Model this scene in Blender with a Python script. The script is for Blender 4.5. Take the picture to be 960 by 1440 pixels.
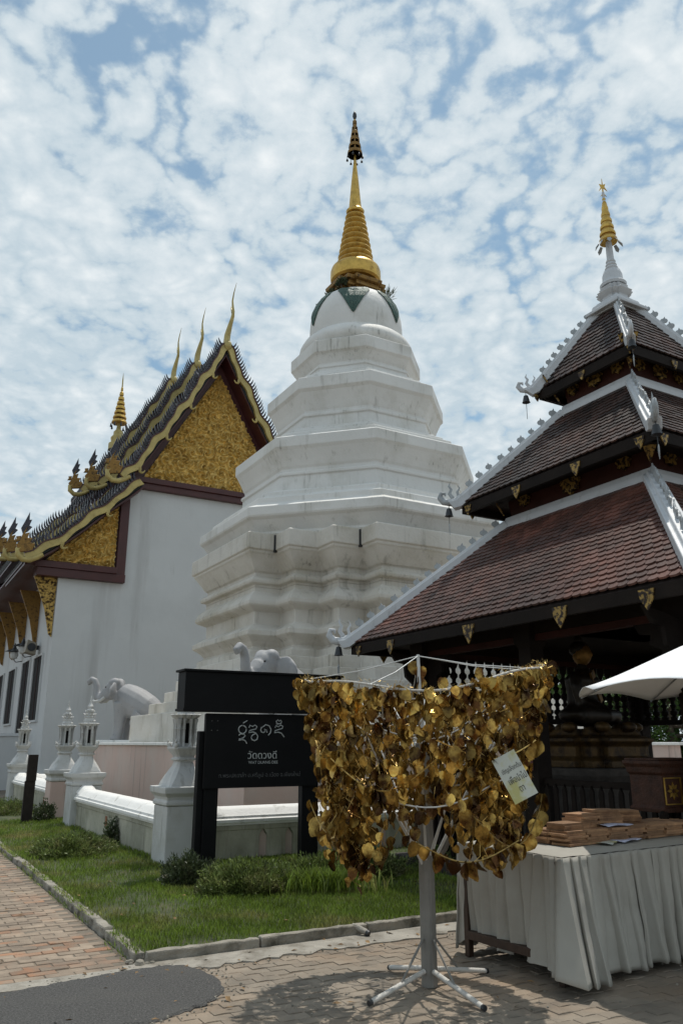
import bpy, bmesh, math, random
import numpy as np
from mathutils import Vector, Matrix, Euler, noise as mnoise

random.seed(7); rng = np.random.default_rng(7)
scene = bpy.context.scene
for o in list(bpy.data.objects): bpy.data.objects.remove(o)
col = scene.collection
PI = math.pi; R = math.radians

# ------------------------------------------------------------------ camera
CAM_H = 1.6
PITCH = math.atan(325/1110.0)
cam_d = bpy.data.cameras.new('camera'); cam = bpy.data.objects.new('camera', cam_d)
col.objects.link(cam); scene.camera = cam
cam.location = (0, 0, CAM_H); cam.rotation_euler = (PI/2 + PITCH, 0, 0)
cam_d.sensor_fit = 'VERTICAL'; cam_d.sensor_height = 36; cam_d.lens = 1110*36/1440
cam_d.clip_start = .05; cam_d.clip_end = 3000

# ------------------------------------------------------------------ world, sun, exposure
SUN_EL = R(71); SUN_H = Vector((.45, .89)).normalized()
scene.view_settings.view_transform = 'Standard'; scene.view_settings.look = 'None'
scene.view_settings.gamma = 1; scene.view_settings.use_curve_mapping = False
scene.view_settings.exposure = -.15
w = bpy.data.worlds.new('World'); scene.world = w; w.use_nodes = True
w.cycles.sampling_method = 'MANUAL'; w.cycles.sample_map_resolution = 512
nt = w.node_tree; N = nt.nodes; L = nt.links; N.clear()
def nd(t, **k):
    n = N.new(t)
    for a, b in k.items(): setattr(n, a, b)
    return n
def wmath(op, a, b=None, clamp=False):
    n = nd('ShaderNodeMath', operation=op, use_clamp=clamp)
    for i, s in enumerate((a, b)):
        if s is None: continue
        if isinstance(s, (int, float)): n.inputs[i].default_value = s
        else: L.new(s, n.inputs[i])
    return n.outputs[0]
out = nd('ShaderNodeOutputWorld'); bg = nd('ShaderNodeBackground')
sky = nd('ShaderNodeTexSky', sky_type='NISHITA'); sky.sun_disc = False
sky.sun_elevation = SUN_EL; sky.sun_rotation = math.atan2(SUN_H.x, SUN_H.y)
sky.air_density = 1.0; sky.dust_density = .4; sky.ozone_density = .3
skyc = nd('ShaderNodeVectorMath', operation='MULTIPLY'); L.new(sky.outputs[0], skyc.inputs[0]); skyc.inputs[1].default_value = (.105, .135, .128)
tc = nd('ShaderNodeTexCoord'); sep = nd('ShaderNodeSeparateXYZ'); L.new(tc.outputs['Generated'], sep.inputs[0])
zc = wmath('ADD', wmath('MAXIMUM', sep.outputs[2], .0), .26)
cmb = nd('ShaderNodeCombineXYZ'); L.new(wmath('DIVIDE', sep.outputs[0], zc), cmb.inputs[0]); L.new(wmath('DIVIDE', sep.outputs[1], zc), cmb.inputs[1])
def wnoise(scale, detail, rough, off, dist=0.0):
    m = nd('ShaderNodeMapping'); m.inputs['Location'].default_value = off; L.new(cmb.outputs[0], m.inputs[0])
    n = nd('ShaderNodeTexNoise'); n.inputs['Scale'].default_value = scale; n.inputs['Detail'].default_value = detail
    n.inputs['Roughness'].default_value = rough; n.inputs['Distortion'].default_value = dist; L.new(m.outputs[0], n.inputs['Vector']); return n.outputs[0]
big = wnoise(1.15, 2, .5, (2.9, 5.0, .4)); mid = wnoise(3.6, 4, .55, (0, 4.2, 1.1), .2); fine = wnoise(24, 7, .68, (7, 1, 2), .2)
nz = nd('ShaderNodeTexNoise'); nz.inputs['Scale'].default_value = 7; nz.inputs['Detail'].default_value = 5; L.new(cmb.outputs[0], nz.inputs['Vector'])
nsc = nd('ShaderNodeVectorMath', operation='SCALE'); L.new(nz.outputs[1], nsc.inputs[0]); nsc.inputs[3].default_value = .22
vadd = nd('ShaderNodeVectorMath', operation='ADD'); L.new(cmb.outputs[0], vadd.inputs[0]); L.new(nsc.outputs[0], vadd.inputs[1])
def wvor(scale, sm):
    v = nd('ShaderNodeTexVoronoi', feature='SMOOTH_F1'); v.inputs['Scale'].default_value = scale; v.inputs['Smoothness'].default_value = sm; L.new(vadd.outputs[0], v.inputs['Vector']); return wmath('SUBTRACT', .55, v.outputs['Distance'])
puff = wmath('ADD', wmath('MULTIPLY', wvor(11.0, .25), .5), wmath('MULTIPLY', wvor(25.0, .25), .5))
dens = wmath('ADD', wmath('ADD', wmath('MULTIPLY', big, 1.25), wmath('MULTIPLY', mid, 1.05)), wmath('ADD', wmath('MULTIPLY', puff, 1.5), wmath('MULTIPLY', fine, .75)))
low = wmath('SUBTRACT', 1.0, sep.outputs[2], clamp=True)
dens = wmath('ADD', dens, wmath('MULTIPLY', wmath('POWER', low, 2.0), .85))
mr = nd('ShaderNodeMapRange'); mr.interpolation_type = 'SMOOTHSTEP'; L.new(dens, mr.inputs[0])
mr.inputs[1].default_value = 1.30; mr.inputs[2].default_value = 1.76; mr.inputs[3].default_value = .24; mr.inputs[4].default_value = 1.0
mr2 = nd('ShaderNodeMapRange'); L.new(wmath('ADD', wmath('MULTIPLY', mid, .9), wmath('ADD', wmath('MULTIPLY', fine, .6), wmath('MULTIPLY', puff, .8))), mr2.inputs[0])
mr2.inputs[1].default_value = .65; mr2.inputs[2].default_value = 1.3
cc = nd('ShaderNodeMix', data_type='RGBA'); L.new(mr2.outputs[0], cc.inputs[0])
cc.inputs[6].default_value = (.60, .72, .80, 1); cc.inputs[7].default_value = (.99, 1.035, 1.05, 1)
mx = nd('ShaderNodeMix', data_type='RGBA'); L.new(mr.outputs[0], mx.inputs[0]); L.new(skyc.outputs[0], mx.inputs[6]); L.new(cc.outputs[2], mx.inputs[7])
L.new(mx.outputs[2], bg.inputs[0]); bg.inputs[1].default_value = 1.0; L.new(bg.outputs[0], out.inputs[0])
sun_d = bpy.data.lights.new('sun', 'SUN'); sun_d.energy = 3.5; sun_d.angle = R(.6); sun_d.color = (1, .95, .87)
sun = bpy.data.objects.new('sun', sun_d); col.objects.link(sun)
sdir = Vector((SUN_H.x*math.cos(SUN_EL), SUN_H.y*math.cos(SUN_EL), math.sin(SUN_EL)))
sun.rotation_euler = sdir.to_track_quat('Z', 'Y').to_euler(); sun.location = sdir*60

# ------------------------------------------------------------------ pixel helpers (960x1440 photograph)
_c, _s = math.cos(PITCH), math.sin(PITCH)
def ray(px, py):
    u = (px-480)/1110.0; v = -(py-720)/1110.0
    return Vector((u, _c-_s*v, _s+_c*v))
def at_z(px, py, z=0.0):
    d = ray(px, py); t = (z-CAM_H)/d.z; return Vector((d.x*t, d.y*t, z))
def proj(p):
    q = Vector(p)-Vector((0, 0, CAM_H)); f = q.y*_c+q.z*_s; u = -q.y*_s+q.z*_c
    return 480+1110*q.x/f, 720-1110*u/f
RZ = R(29.7)
BV = Vector((math.cos(RZ), math.sin(RZ), 0)); AV = Vector((-math.sin(RZ), math.cos(RZ), 0))
def frame(o, x, y, z=0): return Vector(o)+BV*x+AV*y+Vector((0, 0, z))
def local(o, p):
    q = Vector(p)-Vector(o); return q.dot(BV), q.dot(AV), q.z

# ------------------------------------------------------------------ materials
def mat(name, c, rough=.6, metal=0.0, var=.15, vs=3.0, bump=.15, bs=40.0, c2=None, c2s=2.0, c2lo=.5, c2hi=.7, streak=None, stk=(5, 5, .5), slo=.52, shi=.72, rnd=0.0, isl=0.0, spec=.5, fine=.0, trans=0.0, coat=0.0, bdist=.02, pos=False, drip=None):
    m = bpy.data.materials.new(name); m.use_nodes = True
    t = m.node_tree; n = t.nodes; l = t.links
    p = n['Principled BSDF']
    p.inputs['Roughness'].default_value = rough; p.inputs['Metallic'].default_value = metal
    p.inputs['Specular IOR Level'].default_value = spec; p.inputs['Coat Weight'].default_value = coat
    tcn = n.new('ShaderNodeTexCoord'); src = tcn.outputs['Object']
    if pos: src = n.new('ShaderNodeNewGeometry').outputs['Position']
    def nz(scale, det, sv=None, r=.55):
        q = n.new('ShaderNodeTexNoise'); q.inputs['Scale'].default_value = scale; q.inputs['Detail'].default_value = det; q.inputs['Roughness'].default_value = r
        if sv:
            mp = n.new('ShaderNodeMapping'); mp.inputs['Scale'].default_value = sv; l.new(src, mp.inputs[0]); l.new(mp.outputs[0], q.inputs['Vector'])
        else: l.new(src, q.inputs['Vector'])
        return q.outputs[0]
    def mixc(f, a, b):
        q = n.new('ShaderNodeMix'); q.data_type = 'RGBA'
        for i, s in ((0, f), (6, a), (7, b)):
            if isinstance(s, tuple): q.inputs[i].default_value = (*s[:3], 1)
            elif isinstance(s, float): q.inputs[i].default_value = s
            else: l.new(s, q.inputs[i])
        return q.outputs[2]
    def rng_(v, lo, hi, a=0.0, b=1.0):
        q = n.new('ShaderNodeMapRange'); l.new(v, q.inputs[0]); q.inputs[1].default_value = lo; q.inputs[2].default_value = hi; q.inputs[3].default_value = a; q.inputs[4].default_value = b; return q.outputs[0]
    base = tuple(c)
    cur = mixc(rng_(nz(vs, 5), .3, .7), tuple(max(0, x*(1-var)) for x in base), tuple(min(1, x*(1+var)) for x in base))
    if c2: cur = mixc(rng_(nz(c2s, 5, None, .6), c2lo, c2hi), cur, tuple(c2))
    if streak: cur = mixc(rng_(nz(1.0, 5, stk, .65), slo, shi), cur, tuple(streak))
    if drip:
        fm_ = n.new('ShaderNodeMath'); fm_.operation = 'MULTIPLY'; l.new(rng_(nz(1.0, 4, (13, 13, .8), .7), .56, .72), fm_.inputs[0]); l.new(rng_(nz(.9, 3), .48, .66), fm_.inputs[1]); cur = mixc(fm_.outputs[0], cur, tuple(drip))
    if rnd or isl:
        hs = n.new('ShaderNodeHueSaturation'); l.new(cur, hs.inputs['Color'])
        if rnd:
            oi = n.new('ShaderNodeObjectInfo'); v = rng_(oi.outputs['Random'], 0, 1, 1-rnd, 1+rnd)
        if isl:
            gi = n.new('ShaderNodeNewGeometry'); v2 = rng_(gi.outputs['Random Per Island'], 0, 1, 1-isl, 1+isl)
            if rnd:
                mm = n.new('ShaderNodeMath'); mm.operation = 'MULTIPLY'; l.new(v, mm.inputs[0]); l.new(v2, mm.inputs[1]); v = mm.outputs[0]
            else: v = v2
        l.new(v, hs.inputs['Value']); cur = hs.outputs[0]
    l.new(cur, p.inputs['Base Color'])
    if bump:
        b = n.new('ShaderNodeBump'); b.inputs['Strength'].default_value = bump; b.inputs['Distance'].default_value = bdist
        l.new(nz(bs, 6, None, .6), b.inputs['Height']); l.new(b.outputs[0], p.inputs['Normal'])
    if trans:
        tr = n.new('ShaderNodeBsdfTranslucent'); l.new(cur, tr.inputs[0]); ms = n.new('ShaderNodeMixShader'); ms.inputs[0].default_value = trans
        o = n['Material Output']; l.new(p.outputs[0], ms.inputs[1]); l.new(tr.outputs[0], ms.inputs[2]); l.new(ms.outputs[0], o.inputs[0])
    return m

M = {}
M['stupa'] = mat('white_limewash', (.66, .65, .62), .62, var=.06, vs=.6, bump=.3, bs=9, c2=(.47, .45, .39), c2s=.9, c2lo=.50, c2hi=.82, streak=(.27, .255, .22), stk=(4.5, 4.5, .5), slo=.60, shi=.84, bdist=.035, drip=(.20, .19, .165))
M['stupabase'] = mat('weathered_limewash', (.60, .57, .515), .7, var=.08, vs=.7, bump=.4, bs=8, c2=(.42, .38, .30), c2s=.9, c2lo=.44, c2hi=.78, streak=(.22, .20, .165), stk=(3.6, 3.6, .45), slo=.57, shi=.80, bdist=.04, drip=(.16, .145, .12))
M['white'] = mat('white_paint', (.52, .52, .505), .65, var=.07, vs=2, bump=.25, bs=25, c2=(.38, .37, .32), c2s=2.5, c2lo=.48, c2hi=.8, streak=(.20, .195, .165), stk=(9, 9, 1.1), slo=.58, shi=.82, pos=True)
M['wall'] = mat('temple_wall_plaster', (.54, .55, .55), .75, var=.04, vs=.35, bump=.2, bs=5, c2=(.48, .49, .49), c2s=.4, c2lo=.48, c2hi=.75, streak=(.40, .40, .395), stk=(1.1, 1.1, .07), slo=.54, shi=.78, spec=.25, drip=(.40, .40, .39))
M['pink'] = mat('pink_plaster', (.56, .415, .36), .8, var=.07, vs=1.2, bump=.2, bs=18, c2=(.54, .455, .405), c2s=1.1, c2lo=.45, c2hi=.75, streak=(.22, .17, .145), stk=(6, 6, .35), slo=.58, shi=.76)
M['grime'] = mat('moss_stained_plaster', (.43, .41, .33), .85, var=.18, vs=2.5, bump=.3, bs=20, c2=(.22, .22, .16), c2s=1.8, c2lo=.45, c2hi=.8, streak=(.14, .13, .10), stk=(8, 8, .8), slo=.52, shi=.8)
M['cap'] = mat('weathered_white_coping', (.78, .77, .74), .65, var=.06, vs=3, bump=.25, bs=25, c2=(.34, .33, .29), c2s=6, c2lo=.56, c2hi=.8)
M['eleph'] = mat('grey_white_statue_paint', (.31, .31, .315), .6, var=.08, vs=2, bump=.2, bs=22, c2=(.20, .20, .205), c2s=11, c2lo=.63, c2hi=.74, streak=(.27, .27, .27), stk=(6, 6, 1.5), slo=.56, shi=.8)
M['gold'] = mat('gilded_metal', (.58, .37, .09), .40, .8, var=.18, vs=5, bump=.2, bs=25, c2=(.22, .12, .03), c2s=6, c2lo=.50, c2hi=.8)
M['golddark'] = mat('tarnished_gilding', (.28, .155, .04), .45, .65, var=.35, vs=9, bump=.4, bs=40, c2=(.05, .03, .015), c2s=9, c2lo=.46, c2hi=.68)
M['relief'] = mat('gilded_relief', (.66, .48, .17), .42, .6, var=.3, vs=7, bump=.35, bs=40, c2=(.20, .11, .03), c2s=5, c2lo=.56, c2hi=.76, bdist=.04)
M['palegold'] = mat('pale_gold_paint', (.42, .33, .12), .45, .3, var=.14, vs=3, bump=.15, bs=18, c2=(.26, .19, .06), c2s=4, c2lo=.52, c2hi=.8)
M['maroon'] = mat('dark_red_lacquer', (.055, .013, .012), .45, var=.2, vs=2, bump=.1, bs=20)
M['petal'] = mat('green_glass_mosaic', (.03, .075, .058), .55, .1, var=.6, vs=30, bump=.7, bs=55, c2=(.16, .2, .15), c2s=35, c2lo=.55, c2hi=.7)
M['darkwood'] = mat('black_brown_timber', (.012, .008, .006), .75, var=.3, vs=3, bump=.2, bs=30, spec=.15)
M['redwood'] = mat('dark_red_painted_timber', (.04, .012, .008), .7, var=.3, vs=3, bump=.2, bs=30, spec=.2)
M['goldstencil'] = mat('gold_fretwork', (.30, .19, .05), .45, .5, var=.3, vs=12, bump=.5, bs=40, c2=(.02, .01, .006), c2s=22, c2lo=.46, c2hi=.54)
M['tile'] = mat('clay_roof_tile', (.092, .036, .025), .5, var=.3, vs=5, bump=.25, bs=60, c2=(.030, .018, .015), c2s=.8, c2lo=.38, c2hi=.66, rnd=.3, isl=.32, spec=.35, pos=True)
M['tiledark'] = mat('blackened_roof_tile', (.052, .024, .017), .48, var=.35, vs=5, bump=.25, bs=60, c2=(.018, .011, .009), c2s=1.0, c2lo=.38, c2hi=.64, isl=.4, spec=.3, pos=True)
M['roofbase'] = mat('roof_underlay', (.02, .012, .01), .8, bump=0)
M['hip'] = mat('white_mortar_hip', (.50, .515, .53), .5, var=.07, vs=3, bump=.2, bs=25, c2=(.36, .37, .37), c2s=3, c2lo=.56, c2hi=.8, streak=(.3, .3, .3), stk=(6, 6, 2), slo=.58, shi=.8)
M['greyorn'] = mat('grey_lead_ornament', (.33, .35, .36), .5, .15, var=.2, vs=9, bump=.3, bs=50)
M['greyblack'] = mat('blackened_bronze', (.04, .042, .045), .45, .5, var=.3, vs=9, bump=.2, bs=50)
M['mosaic'] = mat('dark_glass_mosaic', (.028, .026, .034), .22, .2, var=.6, vs=12, bump=.5, bs=25, c2=(.42, .40, .40), c2s=6, c2lo=.64, c2hi=.70, isl=.8, pos=True)
M['viharnroof'] = mat('glazed_roof_tile', (.03, .034, .036), .6, var=.4, vs=3, bump=.6, bs=10, bdist=.1, spec=.2)
M['black'] = mat('black_painted_board', (.006, .006, .0065), .6, var=.2, vs=3, bump=.1, bs=20, spec=.15)
M['letter'] = mat('grey_white_lettering', (.42, .43, .42), .6, var=.15, vs=30, bump=0, c2=(.06, .06, .06), c2s=40, c2lo=.56, c2hi=.66)
M['letterdim'] = mat('faded_lettering', (.09, .09, .09), .7, var=.2, vs=30, bump=0, c2=(.02, .02, .02), c2s=40, c2lo=.5, c2hi=.6)
M['grass'] = mat('lawn_grass', (.15, .215, .03), .6, var=.35, vs=1.6, bump=0, c2=(.32, .265, .11), c2s=.9, c2lo=.50, c2hi=.68, isl=.5, trans=.3, spec=.3)
M['soil'] = mat('lawn_soil', (.045, .06, .02), .9, var=.4, vs=8, bump=.5, bs=60, c2=(.1, .085, .05), c2s=3)
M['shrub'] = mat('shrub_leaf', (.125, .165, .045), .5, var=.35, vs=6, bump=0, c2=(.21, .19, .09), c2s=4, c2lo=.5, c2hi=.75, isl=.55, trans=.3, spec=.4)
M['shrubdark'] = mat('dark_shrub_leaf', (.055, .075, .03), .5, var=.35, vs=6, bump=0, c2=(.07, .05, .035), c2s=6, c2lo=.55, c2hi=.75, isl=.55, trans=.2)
M['treeleaf'] = mat('tree_leaf', (.055, .11, .022), .5, var=.35, vs=2, bump=0, isl=.5, trans=.35)
M['bark'] = mat('bark', (.09, .07, .05), .9, var=.3, vs=8, bump=.6, bs=25)
M['brick'] = mat('worn_path_brick', (.275, .215, .16), .88, var=.2, vs=6, bump=.5, bs=60, c2=(.155, .12, .09), c2s=1.7, c2lo=.45, c2hi=.72, streak=(.30, .17, .105), stk=(1.3, 1.3, 1.3), slo=.52, shi=.72, rnd=.15, isl=.15, pos=True)
M['brickred'] = mat('orange_path_brick', (.31, .165, .095), .88, var=.2, vs=6, bump=.5, bs=60, c2=(.24, .18, .13), c2s=4, c2lo=.42, c2hi=.62, rnd=.2, pos=True)
M['paver'] = mat('grey_brown_paver', (.245, .205, .16), .9, var=.16, vs=4, bump=.5, bs=80, c2=(.27, .19, .125), c2s=.9, c2lo=.46, c2hi=.72, streak=(.13, .115, .095), stk=(2.2, 2.2, 2.2), slo=.5, shi=.75, rnd=.12, isl=.12, pos=True)
M['joint'] = mat('sandy_ground', (.155, .13, .10), .95, var=.25, vs=2.0, bump=.5, bs=30, c2=(.22, .16, .11), c2s=.5, c2lo=.5, c2hi=.7)
M['cement'] = mat('rough_cement', (.34, .315, .27), .92, var=.16, vs=4, bump=1.0, bs=20, c2=(.17, .15, .12), c2s=3.5, c2lo=.48, c2hi=.68, bdist=.03)
M['kerb'] = mat('concrete_kerb', (.30, .275, .23), .92, var=.2, vs=6, bump=.9, bs=30, c2=(.085, .08, .06), c2s=4, c2lo=.46, c2hi=.66, pos=True)
M['asphalt'] = mat('asphalt_patch', (.095, .092, .088), .92, var=.5, vs=70, bump=1.0, bs=90, c2=(.19, .185, .175), c2s=75, c2lo=.58, c2hi=.66, streak=(.12, .115, .105), stk=(1.5, 1.5, 1.5), slo=.5, shi=.8, bdist=.03)
M['pole'] = mat('weathered_grey_pole', (.21, .20, .18), .6, .1, var=.15, vs=5, bump=.2, bs=40, streak=(.10, .095, .085), stk=(14, 14, 1.2), slo=.5, shi=.75)
M['ropewhite'] = mat('white_striped_rope', (.52, .50, .46), .7, var=.15, vs=20, bump=.3, bs=60)
M['wire'] = mat('white_wire', (.58, .58, .56), .5, .1, var=.1, vs=10, bump=0)
M['tinsel'] = mat('gold_tinsel_thread', (.50, .34, .11), .35, .7, var=.4, vs=60, bump=0, isl=.6)
M['leaf'] = mat('gold_foil_leaf', (.54, .345, .085), .17, .8, var=.3, vs=9, bump=.4, bs=30, c2=(.085, .035, .009), c2s=5.5, c2lo=.40, c2hi=.60, rnd=.7, isl=.75, pos=True, trans=.12)
M['paper'] = mat('laminated_paper', (.52, .54, .48), .45, var=.05, vs=5, bump=0, c2=(.45, .43, .17), c2s=5, c2lo=.50, c2hi=.62)
M['dryleaf'] = mat('dry_fallen_leaf', (.20, .12, .05), .8, var=.4, vs=9, bump=0, isl=.5)
M['ink'] = mat('dark_ink', (.03, .025, .02), .6, bump=0)
M['cloth'] = mat('off_white_tablecloth', (.37, .355, .315), .9, var=.07, vs=3, bump=.25, bs=220, c2=(.30, .28, .24), c2s=1.6, c2lo=.5, c2hi=.8, bdist=.005, spec=.2)
M['plastic'] = mat('clear_plastic_wrap', (.8, .8, .8), .12, var=.05, vs=10, bump=.6, bs=30)
M['plastic'].node_tree.nodes['Principled BSDF'].inputs['Transmission Weight'].default_value = .88
M['tablewood'] = mat('brown_table_frame', (.05, .03, .02), .6, var=.3, vs=9, bump=.2, bs=60, spec=.3)
M['postwood'] = mat('dark_post_timber', (.022, .016, .013), .7, var=.3, vs=6, bump=.3, bs=40, spec=.25)
M['shadegold'] = mat('shade_darkened_gilding', (.085, .048, .014), .5, .5, var=.4, vs=9, bump=.4, bs=30, c2=(.02, .012, .008), c2s=7, c2lo=.45, c2hi=.65)  # darker gilding copy, the pavilion's interior shade put into its colour
M['clay'] = mat('raw_clay_tile', (.35, .20, .105), .88, var=.2, vs=12, bump=.5, bs=70, c2=(.19, .10, .055), c2s=7, c2lo=.46, c2hi=.72, rnd=.35, pos=True)
M['blueprint'] = mat('bluish_white_paper', (.55, .58, .74), .6, var=.04, bump=0)
M['canvas'] = mat('white_parasol_canvas', (.92, .92, .92), .7, var=.02, vs=2, bump=.08, bs=60, trans=.05)
M['steel'] = mat('grey_steel', (.35, .36, .37), .4, .7, var=.1, bump=0)
M['bronze'] = mat('dark_bronze_statue', (.02, .014, .009), .45, .4, var=.3, vs=8, bump=.2, bs=30)
M['boxwood'] = mat('carved_red_brown_box', (.055, .022, .013), .55, var=.4, vs=12, bump=.5, bs=45, spec=.3)
M['shutter'] = mat('dark_window_shutter', (.006, .005, .005), .7, var=.3, vs=5, bump=.1, spec=.1)
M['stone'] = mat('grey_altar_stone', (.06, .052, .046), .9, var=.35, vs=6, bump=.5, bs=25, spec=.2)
M['speaker'] = mat('beige_speaker_case', (.25, .22, .17), .6, var=.15, bump=.2)
M['terra'] = mat('terracotta_vent', (.30, .13, .07), .85, var=.3, vs=20, bump=.3)

# ------------------------------------------------------------------ mesh helpers
class MB:
    def __init__(self): self.v = []; self.f = []
    def add(self, vs, fs):
        k = len(self.v); self.v += [tuple(a) for a in vs]; self.f += [tuple(i+k for i in f) for f in fs]; return self
    def box(self, x0, x1, y0, y1, z0, z1):
        return self.add([(x0,y0,z0),(x1,y0,z0),(x1,y1,z0),(x0,y1,z0),(x0,y0,z1),(x1,y0,z1),(x1,y1,z1),(x0,y1,z1)],
                        [(0,3,2,1),(4,5,6,7),(0,1,5,4),(1,2,6,5),(2,3,7,6),(3,0,4,7)])
    def loft(self, rings, cap=True, closed=True):
        k = len(self.v); n = len(rings[0])
        for r in rings: self.v += [tuple(p) for p in r]
        for i in range(len(rings)-1):
            for j in range(n if closed else n-1):
                a = k+i*n+j; b = k+i*n+(j+1) % n
                self.f.append((a, b, b+n, a+n))
        if cap:
            self.f.append(tuple(k+j for j in reversed(range(n)))); m = k+(len(rings)-1)*n; self.f.append(tuple(m+j for j in range(n)))
        return self
    def lathe(self, prof, n=24, c=(0, 0), ph=0.0):
        return self.loft([[(c[0]+r*math.cos(ph+2*PI*j/n), c[1]+r*math.sin(ph+2*PI*j/n), z) for j in range(n)] for r, z in prof])
    def tube(self, pts, rad, n=8, flat=None):
        pts = [Vector(p) for p in pts]; rings = []; up = Vector((0, 0, 1)); px = None
        for i, p in enumerate(pts):
            t = (pts[min(i+1, len(pts)-1)]-pts[max(i-1, 0)]).normalized()
            if px is None:
                a = up if abs(t.z) < .95 else Vector((1, 0, 0)); px = t.cross(a).normalized()
            else:
                px = (px-t*px.dot(t)).normalized()
            q = t.cross(px); r = rad[i] if isinstance(rad, (list, tuple)) else rad
            fl = flat if flat else 1
            rings.append([p+px*(r*math.cos(2*PI*j/n))*fl+q*(r*math.sin(2*PI*j/n)) for j in range(n)])
        return self.loft(rings)
    def prism(self, poly, t0, t1, plane='xz'):
        def mk(a, b, t): return {'xz': (a, t, b), 'xy': (a, b, t), 'yz': (t, a, b)}[plane]
        k = len(self.v); n = len(poly)
        self.v += [mk(a, b, t0) for a, b in poly]+[mk(a, b, t1) for a, b in poly]
        self.f.append(tuple(k+i for i in range(n))); self.f.append(tuple(k+n+i for i in reversed(range(n))))
        for i in range(n):
            j = (i+1) % n; self.f.append((k+i, k+n+i, k+n+j, k+j))
        return self
    def ell(self, c, r, n=12, m=8, rot=None):
        rings = []
        for i in range(m+1):
            a = -PI/2+PI*i/m; rr = max(math.cos(a), .02)
            ring = [Vector((r[0]*rr*math.cos(2*PI*j/n), r[1]*rr*math.sin(2*PI*j/n), r[2]*math.sin(a))) for j in range(n)]
            if rot: ring = [rot @ p for p in ring]
            rings.append([p+Vector(c) for p in ring])
        return self.loft(rings)
    def xform(self, mt):
        self.v = [tuple(mt @ Vector(p)) for p in self.v]; return self
    def mesh(self, name, mt=None, smooth=None):
        me = bpy.data.meshes.new(name); me.from_pydata(self.v, [], self.f)
        bm = bmesh.new(); bm.from_mesh(me); bmesh.ops.recalc_face_normals(bm, faces=bm.faces); bm.to_mesh(me); bm.free()
        if mt: me.materials.append(M[mt] if isinstance(mt, str) else mt)
        if smooth is not None:
            me.polygons.foreach_set('use_smooth', [True]*len(me.polygons)); me.set_sharp_from_angle(angle=R(smooth))
        me.update(); return me
    def build(self, name, mt, parent=None, smooth=None, bevel=None):
        o = bpy.data.objects.new(name, self.mesh(name, mt, smooth)); col.objects.link(o)
        if parent: o.parent = parent
        if bevel:
            b = o.modifiers.new('bevel', 'BEVEL'); b.width = bevel; b.segments = 2; b.limit_method = 'ANGLE'; b.angle_limit = R(28)
        return o
def tag(o, label=None, cat=None, group=None, kind=None):
    if label: o['label'] = label
    if cat: o['category'] = cat
    if group: o['group'] = group
    if kind: o['kind'] = kind
    return o
def empty(name, loc, rz=0.0):
    o = bpy.data.objects.new(name, None); col.objects.link(o); o.location = loc; o.rotation_euler = (0, 0, rz); o.empty_display_size = .2; return o
def inst(name, me, parent=None, loc=(0, 0, 0), rot=(0, 0, 0), sc=(1, 1, 1)):
    o = bpy.data.objects.new(name, me); col.objects.link(o)
    if parent: o.parent = parent
    o.location = loc; o.rotation_euler = rot; o.scale = sc if isinstance(sc, (tuple, list)) else (sc, sc, sc); return o
def copy_tree(o, parent=None):
    c = o.copy(); col.objects.link(c); c.parent = parent
    for ch in list(o.children): copy_tree(ch, c)
    return c
def soup(name, mt, parent, P, T, U, size, aspect=.5, bend=0.0):
    """many small pointed leaves: P base points, T growth direction, U side direction (numpy n x 3), size per leaf"""
    n = len(P); s = np.asarray(size).reshape(-1, 1)*np.ones((n, 1)); T = T/np.linalg.norm(T, axis=1, keepdims=True)
    U = U-T*(U*T).sum(1, keepdims=True); U /= np.linalg.norm(U, axis=1, keepdims=True)+1e-9
    Nn = np.cross(T, U)
    v = np.stack([P, P+T*s*.5+U*s*aspect*.5+Nn*s*bend, P+T*s, P+T*s*.5-U*s*aspect*.5+Nn*s*bend], 1).reshape(-1, 3)
    me = bpy.data.meshes.new(name); me.vertices.add(4*n); me.vertices.foreach_set('co', v.astype(np.float32).ravel())
    me.loops.add(4*n); me.loops.foreach_set('vertex_index', np.arange(4*n, dtype=np.int32))
    me.polygons.add(n); me.polygons.foreach_set('loop_start', np.arange(0, 4*n, 4, dtype=np.int32)); me.polygons.foreach_set('loop_total', np.full(n, 4, dtype=np.int32))
    me.materials.append(M[mt]); me.update(calc_edges=True); me.validate()
    o = bpy.data.objects.new(name, me); col.objects.link(o)
    if parent: o.parent = parent
    return o
def text_mesh(name, body, size, mt, parent, mw, extrude=.0, align='CENTER'):
    cu = bpy.data.curves.new(name, 'FONT'); cu.body = body; cu.size = size; cu.align_x = align; cu.extrude = extrude; cu.resolution_u = 3
    t = bpy.data.objects.new(name, cu); col.objects.link(t); bpy.context.view_layer.update()
    me = bpy.data.meshes.new_from_object(t.evaluated_get(bpy.context.evaluated_depsgraph_get()))
    bpy.data.objects.remove(t); bpy.data.curves.remove(cu)
    me.name = name; me.materials.clear(); me.materials.append(M[mt]); me.transform(mw)
    o = bpy.data.objects.new(name, me); col.objects.link(o); o.parent = parent; return o
def arc(c, r, a0, a1, n=8): return [(c[0]+r*math.cos(a0+(a1-a0)*i/n), c[1]+r*math.sin(a0+(a1-a0)*i/n)) for i in range(n+1)]
# ================================================================== THE SETTING
KC = at_z(205, 1352)                     # corner of the lawn kerb
CP = Vector((-2.216, 11.614, 0))         # corner pillar of the stupa court
cp_l = local(KC, CP)                     # in the kerb's frame
g = MB(); g.add([(-400, -60, -.03), (400, -60, -.03), (400, 700, -.03), (-400, 700, -.03)], [(0, 1, 2, 3)])
tag(g.build('ground', 'joint'), kind='structure')
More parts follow.
